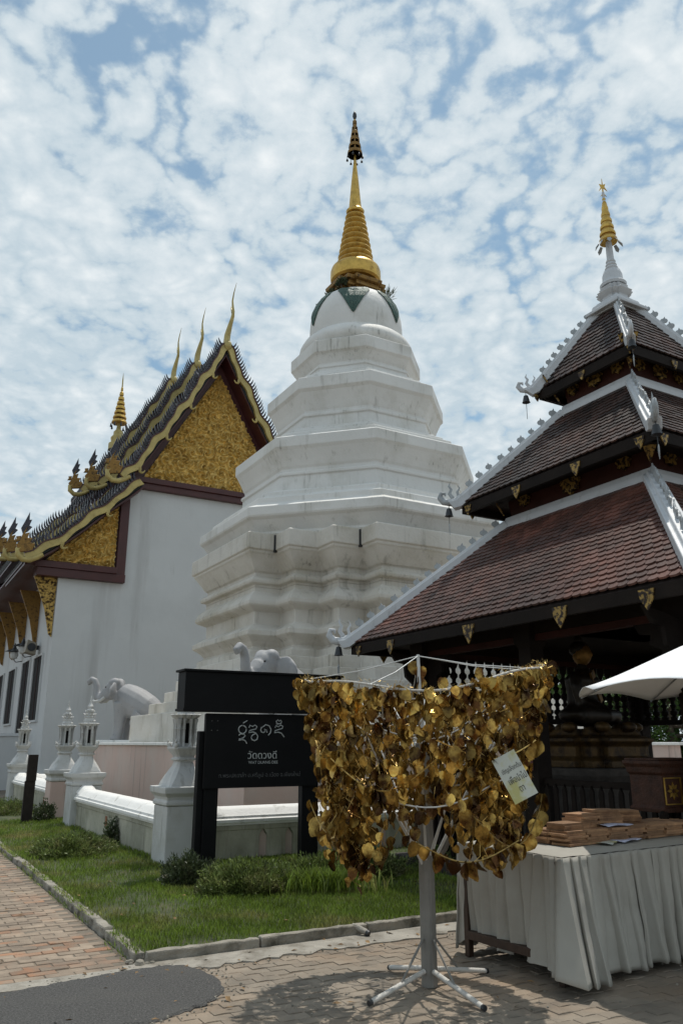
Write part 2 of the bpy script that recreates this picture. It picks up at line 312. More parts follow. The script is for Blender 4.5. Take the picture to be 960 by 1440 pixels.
# --- brick path along the left of the lawn (bricks: long side across the path)
path = empty('path', KC, RZ); tag(path, kind='structure')
PB = MB(); PB.box(-3.6, -.1, -.12, 22, -.028, -.0055); PB.build('path_bed', 'joint', path)
bl, bw = .205, .102
brick_me = {}
for i in range(6):
    b = MB(); q = random.Random(i); j = .004
    pts = [(-bl/2+.004, -bw/2+.004), (bl/2-.004, -bw/2+.004), (bl/2-.004, bw/2-.004), (-bl/2+.004, bw/2-.004)]
    pts = [(x+q.uniform(-j, j), y+q.uniform(-j, j)) for x, y in pts]
    b.loft([[(x, y, -.05) for x, y in pts], [(x, y, -.006) for x, y in pts], [(x*.97, y*.94, 0) for x, y in pts]])
    brick_me[i] = b.mesh('brick', 'brickred' if i == 5 else 'brick')
cells = []
for r in range(int(14/bw)):
    for c_ in range(20):
        x = -.13-bl/2-c_*bl-(bl/2 if r % 2 else 0); y = -.06+r*bw
        if x < -3.4: continue
        p = frame(KC, x, y); px, py = proj(p); cells.append((p.y, x, y, -20 < px < 980 and py < 1450))
cells.sort(); near = 0; restb = MB()
for d, x, y, vis in cells:
    rr = random.random(); red = rr < (.26 if (y < 1.2 and x < -.25) else .08)
    k = 5 if red else random.randrange(5); z = random.uniform(-.005, .004)
    if vis and near < 300:
        near += 1; inst('brick', brick_me[k], path, (x, y, z), (random.gauss(0, .012), random.gauss(0, .008), random.gauss(0, .012)))
    elif vis or d < 6:
        restb.add([(v.co.x+x, v.co.y+y, v.co.z+z) for v in brick_me[k].vertices], [tuple(f.vertices) for f in brick_me[k].polygons])
    else:
        restb.add([(v.co.x+x, v.co.y+y, v.co.z+z) for v in brick_me[k].vertices], [tuple(f.vertices) for f in brick_me[k].polygons])
tag(restb.build('far_bricks', 'brick', path), kind='stuff')

# --- interlocking pavers in the forecourt
court = empty('pavement', KC, RZ); tag(court, kind='structure')
pl, pw = .205, .103
def paver_poly():
    n = 6; up = []; dn = []
    za = [0, .008, .008, -.008, -.008, 0]; xs = [-.5, -.38, -.12, .12, .38, .5]
    for x, a in zip(xs, za): dn.append((x*(pl-.006), -pw/2+.003+a))
    for x, a in zip(reversed(xs), reversed(za)): up.append((x*(pl-.006), pw/2-.003+a))
    return dn+up
MB().add([(-4.3, -6, -.0045), (9, -6, -.0045), (9, -.3, -.0045), (-4.3, -.3, -.0045)], [(0, 1, 2, 3)]).build('sand_bed', 'joint', court)
pv_me = []
for i in range(5):
    b = MB(); pp = paver_poly(); q = random.Random(i+40); pp = [(x+q.uniform(-.002, .002), y+q.uniform(-.002, .002)) for x, y in pp]
    b.loft([[(x, y, -.05) for x, y in pp], [(x, y, -.003) for x, y in pp], [(x*.985, y*.97, 0) for x, y in pp]]); pv_me.append(b.mesh('paver', 'paver'))
cells = []
for r in range(56):
    for c_ in range(70):
        x = -4.2+c_*pl+(pl/2 if r % 2 else 0); y = -.36-r*pw
        p = frame(KC, x, y); px, py = proj(p) if p.y > 1 else (-1, 9999)
        if p.x > 6 or p.x < -4 or p.y < 2.5: continue
        vis = -10 < px < 980 and py < 1455
        # under the asphalt patch, the table or in deep shade: not among the counted ones
        cells.append((0 if (vis and px > 190 and px < 860) else 1, p.y, x, y))
cells.sort(); k = 0; rest = MB()
for a, d, x, y in cells:
    me = random.choice(pv_me); z = random.uniform(-.004, .003)
    if a == 0 and k < 300: k += 1; inst('paver', me, court, (x, y, z), (random.gauss(0, .012), random.gauss(0, .01), random.gauss(0, .01)))
    else: rest.add([(v.co.x+x, v.co.y+y, v.co.z+z) for v in me.vertices], [tuple(f.vertices) for f in me.polygons])
tag(rest.build('outer_pavers', 'paver', court), kind='stuff')

# --- ragged cement strip in front of the kerb and across the path end
def ragged(x0, x1, ylo, yhi, step, amp, seed):
    q = random.Random(seed); lo = []; hi = []
    x = x0
    while x <= x1:
        lo.append((x, ylo+q.uniform(-amp, amp))); hi.append((x, yhi)); x += step
    return lo+hi[::-1]
strip = MB(); strip.prism(ragged(-.2, 9, -.40, -.075, .07, .05, 1), -.03, .009, 'xy'); strip.prism(ragged(-3.6, -.2, -.33, -.125, .07, .025, 2), -.03, .006, 'xy')
o = strip.build('cement_strip', 'cement'); o.location = KC; o.rotation_euler.z = RZ; tag(o, kind='structure')
ap = [(318, 1392), (300, 1372), (262, 1358), (225, 1360), (180, 1366), (120, 1377), (60, 1388), (0, 1399), (-110, 1420), (-160, 1475), (0, 1462), (90, 1452), (150, 1446), (215, 1440), (262, 1424), (300, 1408)]
q = random.Random(5); poly = []
for i in range(len(ap)):
    a = at_z(*ap[i]); b = at_z(*ap[(i+1) % len(ap)])
    for t in range(6):
        p = a.lerp(b, t/6); poly.append((p.x+q.gauss(0, .009), p.y+q.gauss(0, .009)))
a_ = MB(); cx = sum(p[0] for p in poly)/len(poly); cy = sum(p[1] for p in poly)/len(poly)
a_.loft([[(x, y, -.02) for x, y in poly], [(x, y, .004) for x, y in poly], [(cx+(x-cx)*.97, cy+(y-cy)*.97, .013) for x, y in poly]])
tag(a_.build('asphalt_patch', 'asphalt'), kind='structure')

# --- kerb: single concrete kerb stones
kerb = empty('kerb', KC, RZ); tag(kerb, kind='structure')
q = random.Random(9)
x = -.02
while x < 9:
    ln = q.uniform(.85, 1.05)
    MB().box(x+.004, x+ln-.004, -.075+q.uniform(-.006, .006), .0, -.05, .085+q.uniform(-.008, .006)).build('kerb_stone', 'kerb', kerb, bevel=.012); x += ln
y = .02
while y < 20:
    ln = q.uniform(.85, 1.05)
    MB().box(-.085+q.uniform(-.008, .008), -.0, y+.004, y+ln-.004, -.05, .07+q.uniform(-.012, .006)).build('kerb_stone', 'kerb', kerb, bevel=.014); y += ln
for i in range(16):        # crumbled corner
    s = q.uniform(.015, .04); xx, yy = q.uniform(-.14, .04), q.uniform(-.13, .03)
    MB().ell((xx, yy, s*.3), (s, s*q.uniform(.6, 1), s*.7), 7, 4).build('kerb_fragment', 'kerb', kerb)

tex = bpy.data.textures.new('crumble', 'CLOUDS'); tex.noise_scale = .07; tex.noise_depth = 3
for ch in kerb.children:
    if ch.name.startswith('kerb_stone'):
        m_ = ch.modifiers.new('cut', 'SUBSURF'); m_.subdivision_type = 'SIMPLE'; m_.levels = m_.render_levels = 4
        m_ = ch.modifiers.new('worn', 'DISPLACE'); m_.texture = tex; m_.strength = .03; m_.mid_level = .55; m_.texture_coords = 'GLOBAL'
# loose grit and crumbs on the paving
gr = MB(); q = random.Random(77)
for i in range(520):
    if i < 300:
        j = q.randrange(len(poly)); x, y = poly[j]; x += q.gauss(0, .06); y += q.gauss(0, .06)
    elif i < 420:
        p = frame(KC, q.uniform(-.2, 4.5), -.40+q.gauss(0, .05)); x, y = p.x, p.y
    else:
        p = frame(KC, q.uniform(-2, 4), q.uniform(-2.5, -.2)); x, y = p.x, p.y
    s_ = q.uniform(.003, .011); gr.ell((x, y, s_*.5+.002), (s_, s_*q.uniform(.6, 1), s_*.7), 5, 3)
tag(gr.build('grit', 'kerb'), 'loose grit and crumbs scattered on the forecourt paving', 'grit', kind='stuff')
fl = MB(); q = random.Random(31)
for i in range(170):
    p = frame(KC, q.uniform(-2.2, 4.5), q.uniform(-2.6, 4.2) if i % 3 else q.uniform(-.5, -.1)); a = q.uniform(0, 6.3); s_ = q.uniform(.015, .04); z = .075 if local(KC, p)[1] > 0 and local(KC, p)[0] > 0 else .012
    u = Vector((math.cos(a), math.sin(a), q.uniform(-.2, .2)))*s_; v_ = Vector((-math.sin(a), math.cos(a), q.uniform(-.3, .3)))*s_*.4; c_ = Vector((p.x, p.y, z))
    fl.add([c_-u, c_+v_+Vector((0, 0, s_*.25)), c_+u, c_-v_], [(0, 1, 2, 3)])
tag(fl.build('fallen_leaves', 'dryleaf'), 'dry brown leaves fallen on the lawn and paving', 'leaves', kind='stuff')
# --- lawn
lawn = MB(); nx, ny = 60, 90
def lawn_h(x, y): return .045+.02*mnoise.noise(Vector((x*.8, y*.8, 3)))
lv = []; lf = []
LX1, LY1 = 9.0, 20.0
for j in range(ny+1):
    for i in range(nx+1):
        x = LX1*i/nx; y = LY1*j/ny; lv.append((x, y, lawn_h(x, y)))
for j in range(ny):
    for i in range(nx):
        a = j*(nx+1)+i; lf.append((a, a+1, a+nx+2, a+nx+1))
lawn.add(lv, lf); lo = lawn.build('lawn', 'soil', smooth=40); lo.location = KC; lo.rotation_euler.z = RZ; tag(lo, kind='structure')
def grass(n, x0, x1, y0, y1, h0, h1, wd):
    X = rng.uniform(x0, x1, n); Y = rng.uniform(y0, y1, n)
    keep = ~((X > cp_l[0]+.1) & (Y > cp_l[1]+.1)); X, Y = X[keep], Y[keep]
    dn = np.array([mnoise.noise(Vector((a*.9, b*.9, 11)))+.6*mnoise.noise(Vector((a*2.6, b*2.6, 5))) for a, b in zip(X, Y)]); keep = rng.random(len(X)) < np.clip(.8+1.1*dn, .22, 1); X, Y = X[keep], Y[keep]; m = len(X)
    Z = np.array([lawn_h(a, b) for a, b in zip(X, Y)])-.004
    ang = rng.uniform(0, 2*PI, m); lean = rng.uniform(.05, .75, m)
    T = np.stack([np.cos(ang)*lean, np.sin(ang)*lean, np.ones(m)], 1); U = np.stack([-np.sin(ang+rng.normal(0, .5, m)), np.cos(ang), np.zeros(m)], 1)
    return np.stack([X, Y, Z], 1), T, U, rng.uniform(h0, h1, m)
parts = [grass(95000, .01, 4.2, .0, 4.6, .03, .07, 0), grass(34000, .0, 2.0, 4.4, 12, .035, .08, 0), grass(12000, 4.0, 8.5, .0, 4.5, .03, .07, 0)]
P, T, U, Sz = [np.concatenate([p[i] for p in parts]) for i in range(4)]
go = soup('grass', 'grass', None, P, T, U, Sz, .13, .12); go.location = KC; go.rotation_euler.z = RZ
tag(go, 'short green lawn grass inside the concrete kerb', 'grass', kind='stuff')
# worn fringe growing over the kerb and path edge
n = 2600; Yf = rng.uniform(0, 9, n); Xf = rng.normal(-.05, .035, n); Xf = np.where(rng.random(n) < .3, Xf-.05*rng.random(n), Xf)
keep = np.array([mnoise.noise(Vector((0, y*1.3, 7))) > -.05 for y in Yf]); Yf, Xf = Yf[keep], Xf[keep]; m = len(Yf); ang = rng.uniform(0, 2*PI, m)
T = np.stack([np.cos(ang)*.7-.4, np.sin(ang)*.7, np.ones(m)*.8], 1); U = np.stack([-np.sin(ang), np.cos(ang), np.zeros(m)], 1)
fo = soup('kerb_weeds', 'grass', None, np.stack([Xf, Yf, np.where(Xf < -.09, .0, .05)], 1), T, U, rng.uniform(.03, .075, m), .14, .12); fo.location = KC; fo.rotation_euler.z = RZ
tag(fo, 'ragged grass blades creeping over the path kerb', 'weeds', kind='stuff')

# ================================================================== STUPA COURT: platform, low walls, pillars
SC = frame(CP, 7.1, 7.1)           # centre of the square court
SG = .9665
PLAT = 5.48; PZ = 1.62
pf = empty('stupa_platform', SC, RZ); tag(pf, 'pink stained plaster platform that carries the white stupa and elephants', 'platform')
MB().box(-PLAT, PLAT, -PLAT, PLAT, -.05, PZ-.07).build('retaining_wall', 'pink', pf)
MB().box(-PLAT-.06, PLAT+.06, -PLAT-.06, PLAT+.06, PZ-.068, PZ).build('coping', 'cap', pf, bevel=.012)
drain = MB(); drain.tube([(-PLAT-.02, -2.6, PZ-.16), (-PLAT-.12, -2.6, PZ-.16), (-PLAT-.2, -2.6, PZ-.22), (-PLAT-.22, -2.6, PZ-.32)], .035, 8); drain.build('drain_spout', 'white', pf, smooth=50)

# low wall section: profile (out = towards outside, z), extruded along x
def wall_profile(): return [(-.20, .50), (-.20, .525), (-.235, .535), (-.235, .575), (-.21, .59), (-.205, .62), (-.17, .65), (-.13, .70), (-.08, .735), (.08, .735), (.13, .70), (.17, .65), (.205, .62), (.21, .59), (.235, .575), (.235, .535), (.20, .525), (.20, .50)]
def low_wall(x0, x1, origin, rz, label, holes=(), vents=(), cat='wall', two=True):
    t = empty('low_wall', origin, rz); tag(t, label, cat, 'low plaster walls around the stupa court')
    poly = [(x0, -.05)]
    for h in holes:
        poly += [(h-.065, -.05), (h-.065, .34), (h-.05, .385), (h-.03, .395), (h-.024, .42), (h, .43), (h+.024, .42), (h+.03, .395), (h+.05, .385), (h+.065, .34), (h+.065, -.05)]
    poly += [(x1, -.05), (x1, .5), (x0, .5)]
    MB().prism(poly, -.165, .165).build('wall_body', 'grime', t)
    MB().box(x0, x1, -.18, .18, .43, .499).build('moulding', 'grime', t, bevel=.01)
    c = MB(); pr = wall_profile(); c.loft([[(x, a, b) for a, b in pr] for x in np.linspace(x0, x1, max(2, int((x1-x0)/.6)))]); c.build('coping', 'cap', t, smooth=35)
    for h in holes: MB().prism([(h-.064, -.04), (h+.064, -.04), (h+.064, .34), (h, .428), (h-.064, .34)], -.12, .1).build('added_pink_infill', 'pink', t)  # pink infill added so the holes show like the lit platform behind
    for s in (x0, x1):      # scrolled ends rising to the pillar
        d = 1 if s == x0 else -1
        e = MB(); e.loft([[(s+d*u, a*.96, b+h) for a, b in pr[4:14]] for u, h in ((.0, .07), (.06, .068), (.12, .05), (.2, .02), (.26, .003))]); e.build('scroll_end', 'cap', t, smooth=50)
    for v in vents:
        MB().box(v-.06, v+.06, -.172, -.1, .24, .4).build('vent', 'terra', t)
    return t
# court frame: x along B, y along A; left wall runs along A  -> rotate local x to A (rz+90), outside is +y there -> flip by building from far to near
HALF = 7.1
G0, G1, E1 = 6.0, 8.2, 14.2
PH = .30
def left_wall(s0, s1, label, vents=()):
    # local x runs from far to near (direction -A), so local -y is the outer (-B) side
    return low_wall(-s1+PH-.01, -s0-PH+.01, CP, RZ-PI/2, label, (), vents)
left_wall(0, G0, 'low stained plaster wall running from the sign pillar to the gate pillar', (-3.35,))
left_wall(G1, E1, 'low stained plaster wall on the far side of the court gate', (-11.2, -9.2))
low_wall(PH-.01, G0-PH+.01, CP, RZ, 'low mossy plaster wall with pointed drain holes behind the black sign', (1.18, 1.59, 3.2, 3.6))
low_wall(G1+PH-.01, E1-PH+.01, CP, RZ, 'low plaster wall between stupa court and timber pavilion', (9.6,))
low_wall(PH-.01, E1-PH+.01, frame(CP, 0, E1), RZ, 'low plaster wall between stupa court and the gabled temple hall')

def sq(h, z, ch=0.0):
    if ch: return [(-h, -h+ch, z), (-h+ch, -h, z), (h-ch, -h, z), (h, -h+ch, z), (h, h-ch, z), (h-ch, h, z), (-h+ch, h, z), (-h, h-ch, z)]
    return [(-h, -h, z), (h, -h, z), (h, h, z), (-h, h, z)]
def star(h, z, lobes, amp, n=48):
    out_ = []
    for j in range(n):
        a = 2*PI*j/n; k = (abs(math.cos(a))**4+abs(math.sin(a))**4)**-.25
        out_.append((h*k*math.cos(a)*(1+amp*math.cos(lobes*a)), h*k*math.sin(a)*(1+amp*math.cos(lobes*a)), z))
    return out_
def make_pillar():
    t = empty('lantern_pillar', (0, 0, 0), RZ)
    MB().loft([sq(.29, -.05), sq(.29, .78)]).build('shaft', 'white', t, bevel=.012)
    MB().loft([sq(.285, .781), sq(.31, .80), sq(.31, .84), sq(.29, .86), sq(.30, .90), sq(.345, .95), sq(.35, 1.0), sq(.35, 1.03), sq(.25, 1.035)]).build('capital', 'white', t, bevel=.008)
    MB().loft([sq(.265, 1.032, .02), sq(.255, 1.07, .03), sq(.225, 1.14, .05), sq(.18, 1.22, .05), sq(.135, 1.29, .04), sq(.115, 1.34, .03), sq(.115, 1.36, .03), sq(.145, 1.375, .03), sq(.145, 1.395, .03), sq(.12, 1.41, .03), sq(.135, 1.44, .03), sq(.18, 1.5, .04), sq(.195, 1.525, .04), sq(.195, 1.55, .04)]).build('pedestal', 'white', t, bevel=.006)
    h = MB().loft([sq(.095, 1.551), sq(.095, 1.93)]).build('lantern_house', 'white', t)
    for k in range(4):
        a = k*PI/2; rot = Matrix.Rotation(a, 4, 'Z')
        MB().box(.093, .101, -.024, .024, 1.60, 1.87).xform(rot).build('slit', 'shutter', h)
        for s in (-.115, -.05, .05, .115):
            m = MB(); m.lathe([(.026, 1.552), (.026, 1.575), (.016, 1.59), (.016, 1.64), (.021, 1.655), (.016, 1.67), (.016, 1.78), (.022, 1.795), (.016, 1.81), (.02, 1.86), (.032, 1.9), (.036, 1.93)], 8, (.115, s))
            m.xform(rot).build('colonnette', 'white', h, smooth=40)
        m = MB(); m.ell((.165, .165, 1.575), (.035, .035, .045), 8, 6); m.ell((.178, .178, 1.62), (.018, .018, .03), 6, 4); m.xform(rot).build('corner_bud', 'white', h, smooth=60)
    MB().loft([star(.135, 1.925, 12, .02), star(.16, 1.95, 12, .05), star(.18, 1.985, 12, .09), star(.17, 1.995, 12, .09), star(.12, 1.99, 12, .02)]).build('crown_cornice', 'white', t, smooth=40)
    MB().loft([sq(.11, 1.99, .025), sq(.1, 2.03, .025), sq(.115, 2.04, .025), sq(.09, 2.06, .025), sq(.085, 2.1, .025), sq(.1, 2.115, .025), sq(.08, 2.13, .025)]).build('upper_stage', 'white', t, bevel=.004)
    for lv, (r0, z0, s) in enumerate(((.082, 2.12, .85), (.06, 2.19, .7))):
        m = MB()
        for k in range(8):
            a = 2*PI*(k+.5*lv)/8; d = Vector((math.cos(a), math.sin(a), 0)); u = Vector((-math.sin(a), math.cos(a), 0))
            c0 = d*r0+Vector((0, 0, z0))
            pts = [c0-u*.035*s, c0+u*.035*s, c0+u*.03*s+d*.035*s+Vector((0, 0, .05*s)), c0+d*.065*s+Vector((0, 0, .085*s)), c0-u*.03*s+d*.035*s+Vector((0, 0, .05*s))]
            back = [p-d*.03*s for p in pts]
            m.add(pts+back, [(0, 1, 2, 3, 4), (9, 8, 7, 6, 5), (0, 5, 6, 1), (1, 6, 7, 2), (2, 7, 8, 3), (3, 8, 9, 4), (4, 9, 5, 0)])
        m.lathe([(r0*.9, z0-.01), (r0*.85, z0+.06)], 12)
        m.build('lotus_tier', 'white', t)
    MB().lathe([(.07, 2.24), (.075, 2.255), (.05, 2.28), (.055, 2.3), (.06, 2.33), (.035, 2.37), (.02, 2.42), (.024, 2.435), (.014, 2.45), (.014, 2.47), (.02, 2.485), (.012, 2.51), (.004, 2.55)], 14).build('finial', 'white', t, smooth=40)
    return t
p0 = make_pillar()
plist = [((0, 0), 'white lantern pillar at the court corner beside the black sign'),
         ((0, G0), 'white lantern pillar on the near side of the court gate opening'),
         ((0, G1), 'white lantern pillar with pinkish shaft on the far side of the court gate'),
         ((0, E1), 'white lantern pillar at the far court corner beside the temple windows'),
         ((G0, 0), 'white lantern pillar in the front court wall beyond the gold leaf tree'),
         ((G1, 0), 'white lantern pillar in the front court wall behind the pavilion')]
for i, ((a, b), lab) in enumerate(plist):
    t = p0 if i == 0 else copy_tree(p0)
    t.location = frame(CP, a, b); tag(t, lab, 'pillar', 'lantern pillars of the stupa court')
    if i == 2:
        for ch in t.children:
            if ch.name.startswith('shaft'):
                ch.data = ch.data.copy(); ch.data.materials.clear(); ch.data.materials.append(M['pink'])

# ================================================================== STUPA
st = empty('white_stupa', (SC.x, SC.y, PZ), RZ)
tag(st, 'tall white octagonal stupa with gilded ringed spire rising above the pink platform', 'stupa')
def zz(z): return (1.6+(z-1.6)*SG)-PZ
h0, w0, w20, h20 = 4.2*SG, 2.0*SG, 2.75*SG, 3.5*SG
def redent(d, z):
    h, w_, w2, h2 = h0+d, w0+d, w20+d, h20+d
    qd = [(-h, -w_), (-h2, -w_), (-h2, -w2), (-w2, -w2), (-w2, -h2), (-w_, -h2), (-w_, -h)]; o_ = []
    for k in range(4):
        for x, y in qd: o_.append((x, y, z))
        qd = [(-y, x) for x, y in qd]
    return o_
def oct_(r, z): return [(r*math.cos(PI/8+k*PI/4), r*math.sin(PI/8+k*PI/4), z) for k in range(8)]
for d, z0, z1 in ((1.08, 1.62, 2.3), (.72, 2.3, 2.6), (.42, 2.6, 2.9), (.2, 2.9, 3.2), (.0, 3.2, 3.5)):
    MB().loft([redent(d, zz(z0)+(0 if d == 1.08 else .001)), redent(d, zz(z1))]).build('plinth_step', 'stupabase', st, bevel=.02)
MB().loft([redent(d, zz(z)) for d, z in ((-.2, 3.5), (-.2, 3.68), (-.30, 3.74), (-.34, 3.78), (-.25, 3.9), (-.1, 4.02), (-.09, 4.04), (-.09, 4.14), (-.2, 4.22), (-.36, 4.32), (-.36, 4.62), (-.16, 4.72), (-.12, 4.76), (-.12, 4.84), (-.2, 4.98), (-.33, 5.1), (-.33, 5.2))]).build('base_moulding', 'stupabase', st, bevel=.015)
MB().loft([redent(d, zz(z)) for d, z in ((-.33, 5.201), (-.33, 5.26), (-.22, 5.29), (-.20, 5.36), (-.24, 5.43), (-.35, 5.47), (-.35, 5.56), (-.30, 5.6), (-.22, 5.74), (-.09, 5.96), (-.05, 6.0), (-.05, 6.05), (0, 6.07), (0, 6.46), (-.05, 6.49))]).build('base_cornice', 'stupabase', st, bevel=.018)
for sx_, sy_ in ((-h20, -w0), (-w0, -h20)):      # blackened cracks in the re-entrant corners
    MB().box(sx_-.035, sx_+.03, sy_-.035, sy_+.03, zz(6.02), zz(6.44)).build('crack', 'greyblack', st)
def rz_(L): return [oct_(r, z-PZ) for r, z in L]
MB().loft(rz_(((4.0, 6.335), (4.0, 6.4), (4.08, 6.5), (4.2, 6.66), (4.28, 6.72), (4.3, 6.76), (4.3, 6.96), (4.22, 7.0), (4.02, 7.08), (3.98, 7.12), (3.97, 7.26), (3.74, 7.34), (3.7, 7.38), (3.69, 7.48), (3.42, 7.56), (3.38, 7.6)))).build('octagon_base', 'stupa', st, bevel=.016)
MB().loft(rz_(((3.22, 7.601), (3.19, 8.0), (3.24, 8.03), (3.24, 8.1), (3.14, 8.13), (3.14, 8.22), (3.18, 8.28), (3.24, 8.42), (3.36, 8.66), (3.42, 8.74), (3.42, 9.0), (3.32, 9.05), (3.12, 9.1), (3.1, 9.13), (3.09, 9.22), (2.87, 9.28), (2.85, 9.31), (2.84, 9.38), (2.62, 9.44), (2.6, 9.47), (2.59, 9.52), (2.44, 9.57)))).build('lower_tier', 'stupa', st, bevel=.014)
MB().loft(rz_(((2.35, 9.571), (2.32, 9.9), (2.37, 9.93), (2.37, 10.0), (2.29, 10.03), (2.29, 10.1), (2.32, 10.16), (2.38, 10.32), (2.5, 10.58), (2.58, 10.66), (2.58, 10.97), (2.5, 11.01), (2.24, 11.08), (2.22, 11.11), (2.21, 11.2), (1.98, 11.27), (1.96, 11.3), (1.95, 11.38), (1.84, 11.42)))).build('middle_tier', 'stupa', st, bevel=.014)
MB().loft(rz_(((1.77, 11.421), (1.75, 11.56), (1.79, 11.58), (1.79, 11.64), (1.71, 11.67), (1.71, 11.73), (1.76, 11.8), (1.86, 11.96), (1.93, 12.02), (1.93, 12.36), (1.84, 12.41), (1.72, 12.46)))).build('upper_tier', 'stupa', st, bevel=.014)
MB().lathe([(r, z-PZ) for r, z in ((1.62, 12.461), (1.67, 12.52), (1.69, 12.62), (1.66, 12.74), (1.58, 12.88), (1.48, 12.97), (1.44, 12.99), (1.43, 13.02))], 64).build('round_collar', 'stupa', st, smooth=35)
dome_prof = [(1.36, 13.021), (1.385, 13.2), (1.385, 13.45), (1.365, 13.7), (1.31, 13.92), (1.23, 14.12), (1.13, 14.28), (1.03, 14.38), (1.0, 14.40), (.98, 14.42), (.7, 14.425)]
bell = MB().lathe([(r, z-PZ) for r, z in dome_prof], 64).build('bell', 'stupa', st, smooth=40)
def dome_r(z):
    for (r0, z0), (r1, z1) in zip(dome_prof, dome_prof[1:]):
        if z0 <= z <= z1: return r0+(r1-r0)*(z-z0)/(z1-z0)
    return .9
for k in range(6):       # green mosaic petals hanging over the bell's shoulder
    a0 = R(-90-29.7-4)+k*PI/3; m = MB(); rows = []
    for i in range(17):
        t = i/16; z = 14.36-t*1.0
        wd = .50*(1-t)**.85 if i > 2 else .50*(.80+.06*i)
        row = []
        for j in range(13):
            s = -1+j/6; zj = z-(.10*(1-abs(s))*(1-t) if i < 3 else 0)
            rr = dome_r(max(13.05, min(14.38, zj)))+.012+.014*((i*3+j*2) % 3)/2
            aa = a0+s*wd/rr*1.02; row.append((rr*math.cos(aa), rr*math.sin(aa), zj-PZ))
        rows.append(row)
    m.loft(rows, cap=False, closed=False)
    o = m.build('petal', 'petal', bell); sm = o.modifiers.new('thick', 'SOLIDIFY'); sm.thickness = .02; sm.offset = 1
def star4(h, z, a=0):
    pts = []
    for k in range(4):
        for x, y in ((-h, -h*.55), (-h*.82, -h*.55), (-h*.82, -h*.82), (-h*.55, -h*.82), (-h*.55, -h)):
            for _ in range(k): x, y = -y, x
            pts.append((x, y, z))
    return pts
MB().loft([star4(r, z-PZ) for r, z in ((.70, 14.426), (.74, 14.50), (.68, 14.53), (.68, 14.60), (.77, 14.63), (.77, 14.69), (.70, 14.72), (.70, 14.79), (.80, 14.83), (.82, 14.94), (.70, 14.97))]).build('gilded_pedestal', 'golddark', st, bevel=.012)
MB().lathe([(r, z-PZ) for r, z in ((.5, 14.971), (.5, 15.1), (.70, 15.12), (.76, 15.18), (.775, 15.28), (.77, 15.5), (.74, 15.6), (.66, 15.68), (.58, 15.72), (.56, 15.75))], 48).build('gilded_drum', 'gold', st, smooth=35)
prof = []; nr = 9
for i in range(nr):
    z0 = 15.751+i*(17.62-15.751)/nr; dz = (17.62-15.751)/nr; r0 = .56-(i/nr)*.29
    prof += [(r0-.065, z0), (r0-.01, z0+dz*.18), (r0+.015, z0+dz*.42), (r0-.015, z0+dz*.7), (r0-.07, z0+dz*.86)]
MB().lathe([(r, z-PZ) for r, z in prof], 36).build('ringed_spire', 'gold', st, smooth=50)
MB().lathe([(r, z-PZ) for r, z in ((.2, 17.62), (.27, 17.66), (.29, 17.73), (.25, 17.79), (.205, 17.83), (.18, 18.1), (.115, 18.9), (.055, 19.5), (.033, 19.75), (.03, 21.3))], 28).build('spire_cone', 'gold', st, smooth=40)
def tiered_parasol(parent, name, mt, z0, z1, r0, tiers, sc, bells=True):
    """open tiered metal parasol (hti) on a spire"""
    p = MB(); f = (z1-z0)/tiers
    for k in range(tiers):
        r = r0*(1-k/(tiers+.6))*sc; za = z0+k*f*.93
        p.lathe([(r, za), (r*1.03, za+.02), (r*.96, za+f*.42), (r*.80, za+f*.5), (r*.78, za+f*.48), (r*.93, za+f*.4), (r*.985, za+.02), (r*.97, za)], 24)
        for j in range(6):
            a = j*PI/3; p.tube([(r*.8*math.cos(a), r*.8*math.sin(a), za+f*.48), (r*.70*math.cos(a), r*.70*math.sin(a), za+f*.95)], .012*sc*2, 5)
    o = p.build(name, mt, parent, smooth=40)
    if bells:
        for j in range(8):
            a = j*PI/4; b = MB(); b.tube([(r0*sc*math.cos(a), r0*sc*math.sin(a), z0+.01), (r0*sc*1.06*math.cos(a), r0*sc*1.06*math.sin(a), z0-.1)], .008, 4)
            b.lathe([(.012, z0-.09), (.03, z0-.12), (.04, z0-.17), (.004, z0-.18)], 8, (r0*sc*1.06*math.cos(a), r0*sc*1.06*math.sin(a))); b.build('bell', 'greyblack', o, smooth=50)
    return o
tiered_parasol(st, 'tiered_parasol', 'golddark', zz(20.52), zz(22.0), .25, 5, SG)
MB().lathe([(.02, zz(21.95)), (.05, zz(22.02)), (.07, zz(22.1)), (.06, zz(22.2)), (.03, zz(22.28)), (.004, zz(22.34))], 16).build('finial_ball', 'greyblack', st, smooth=50)

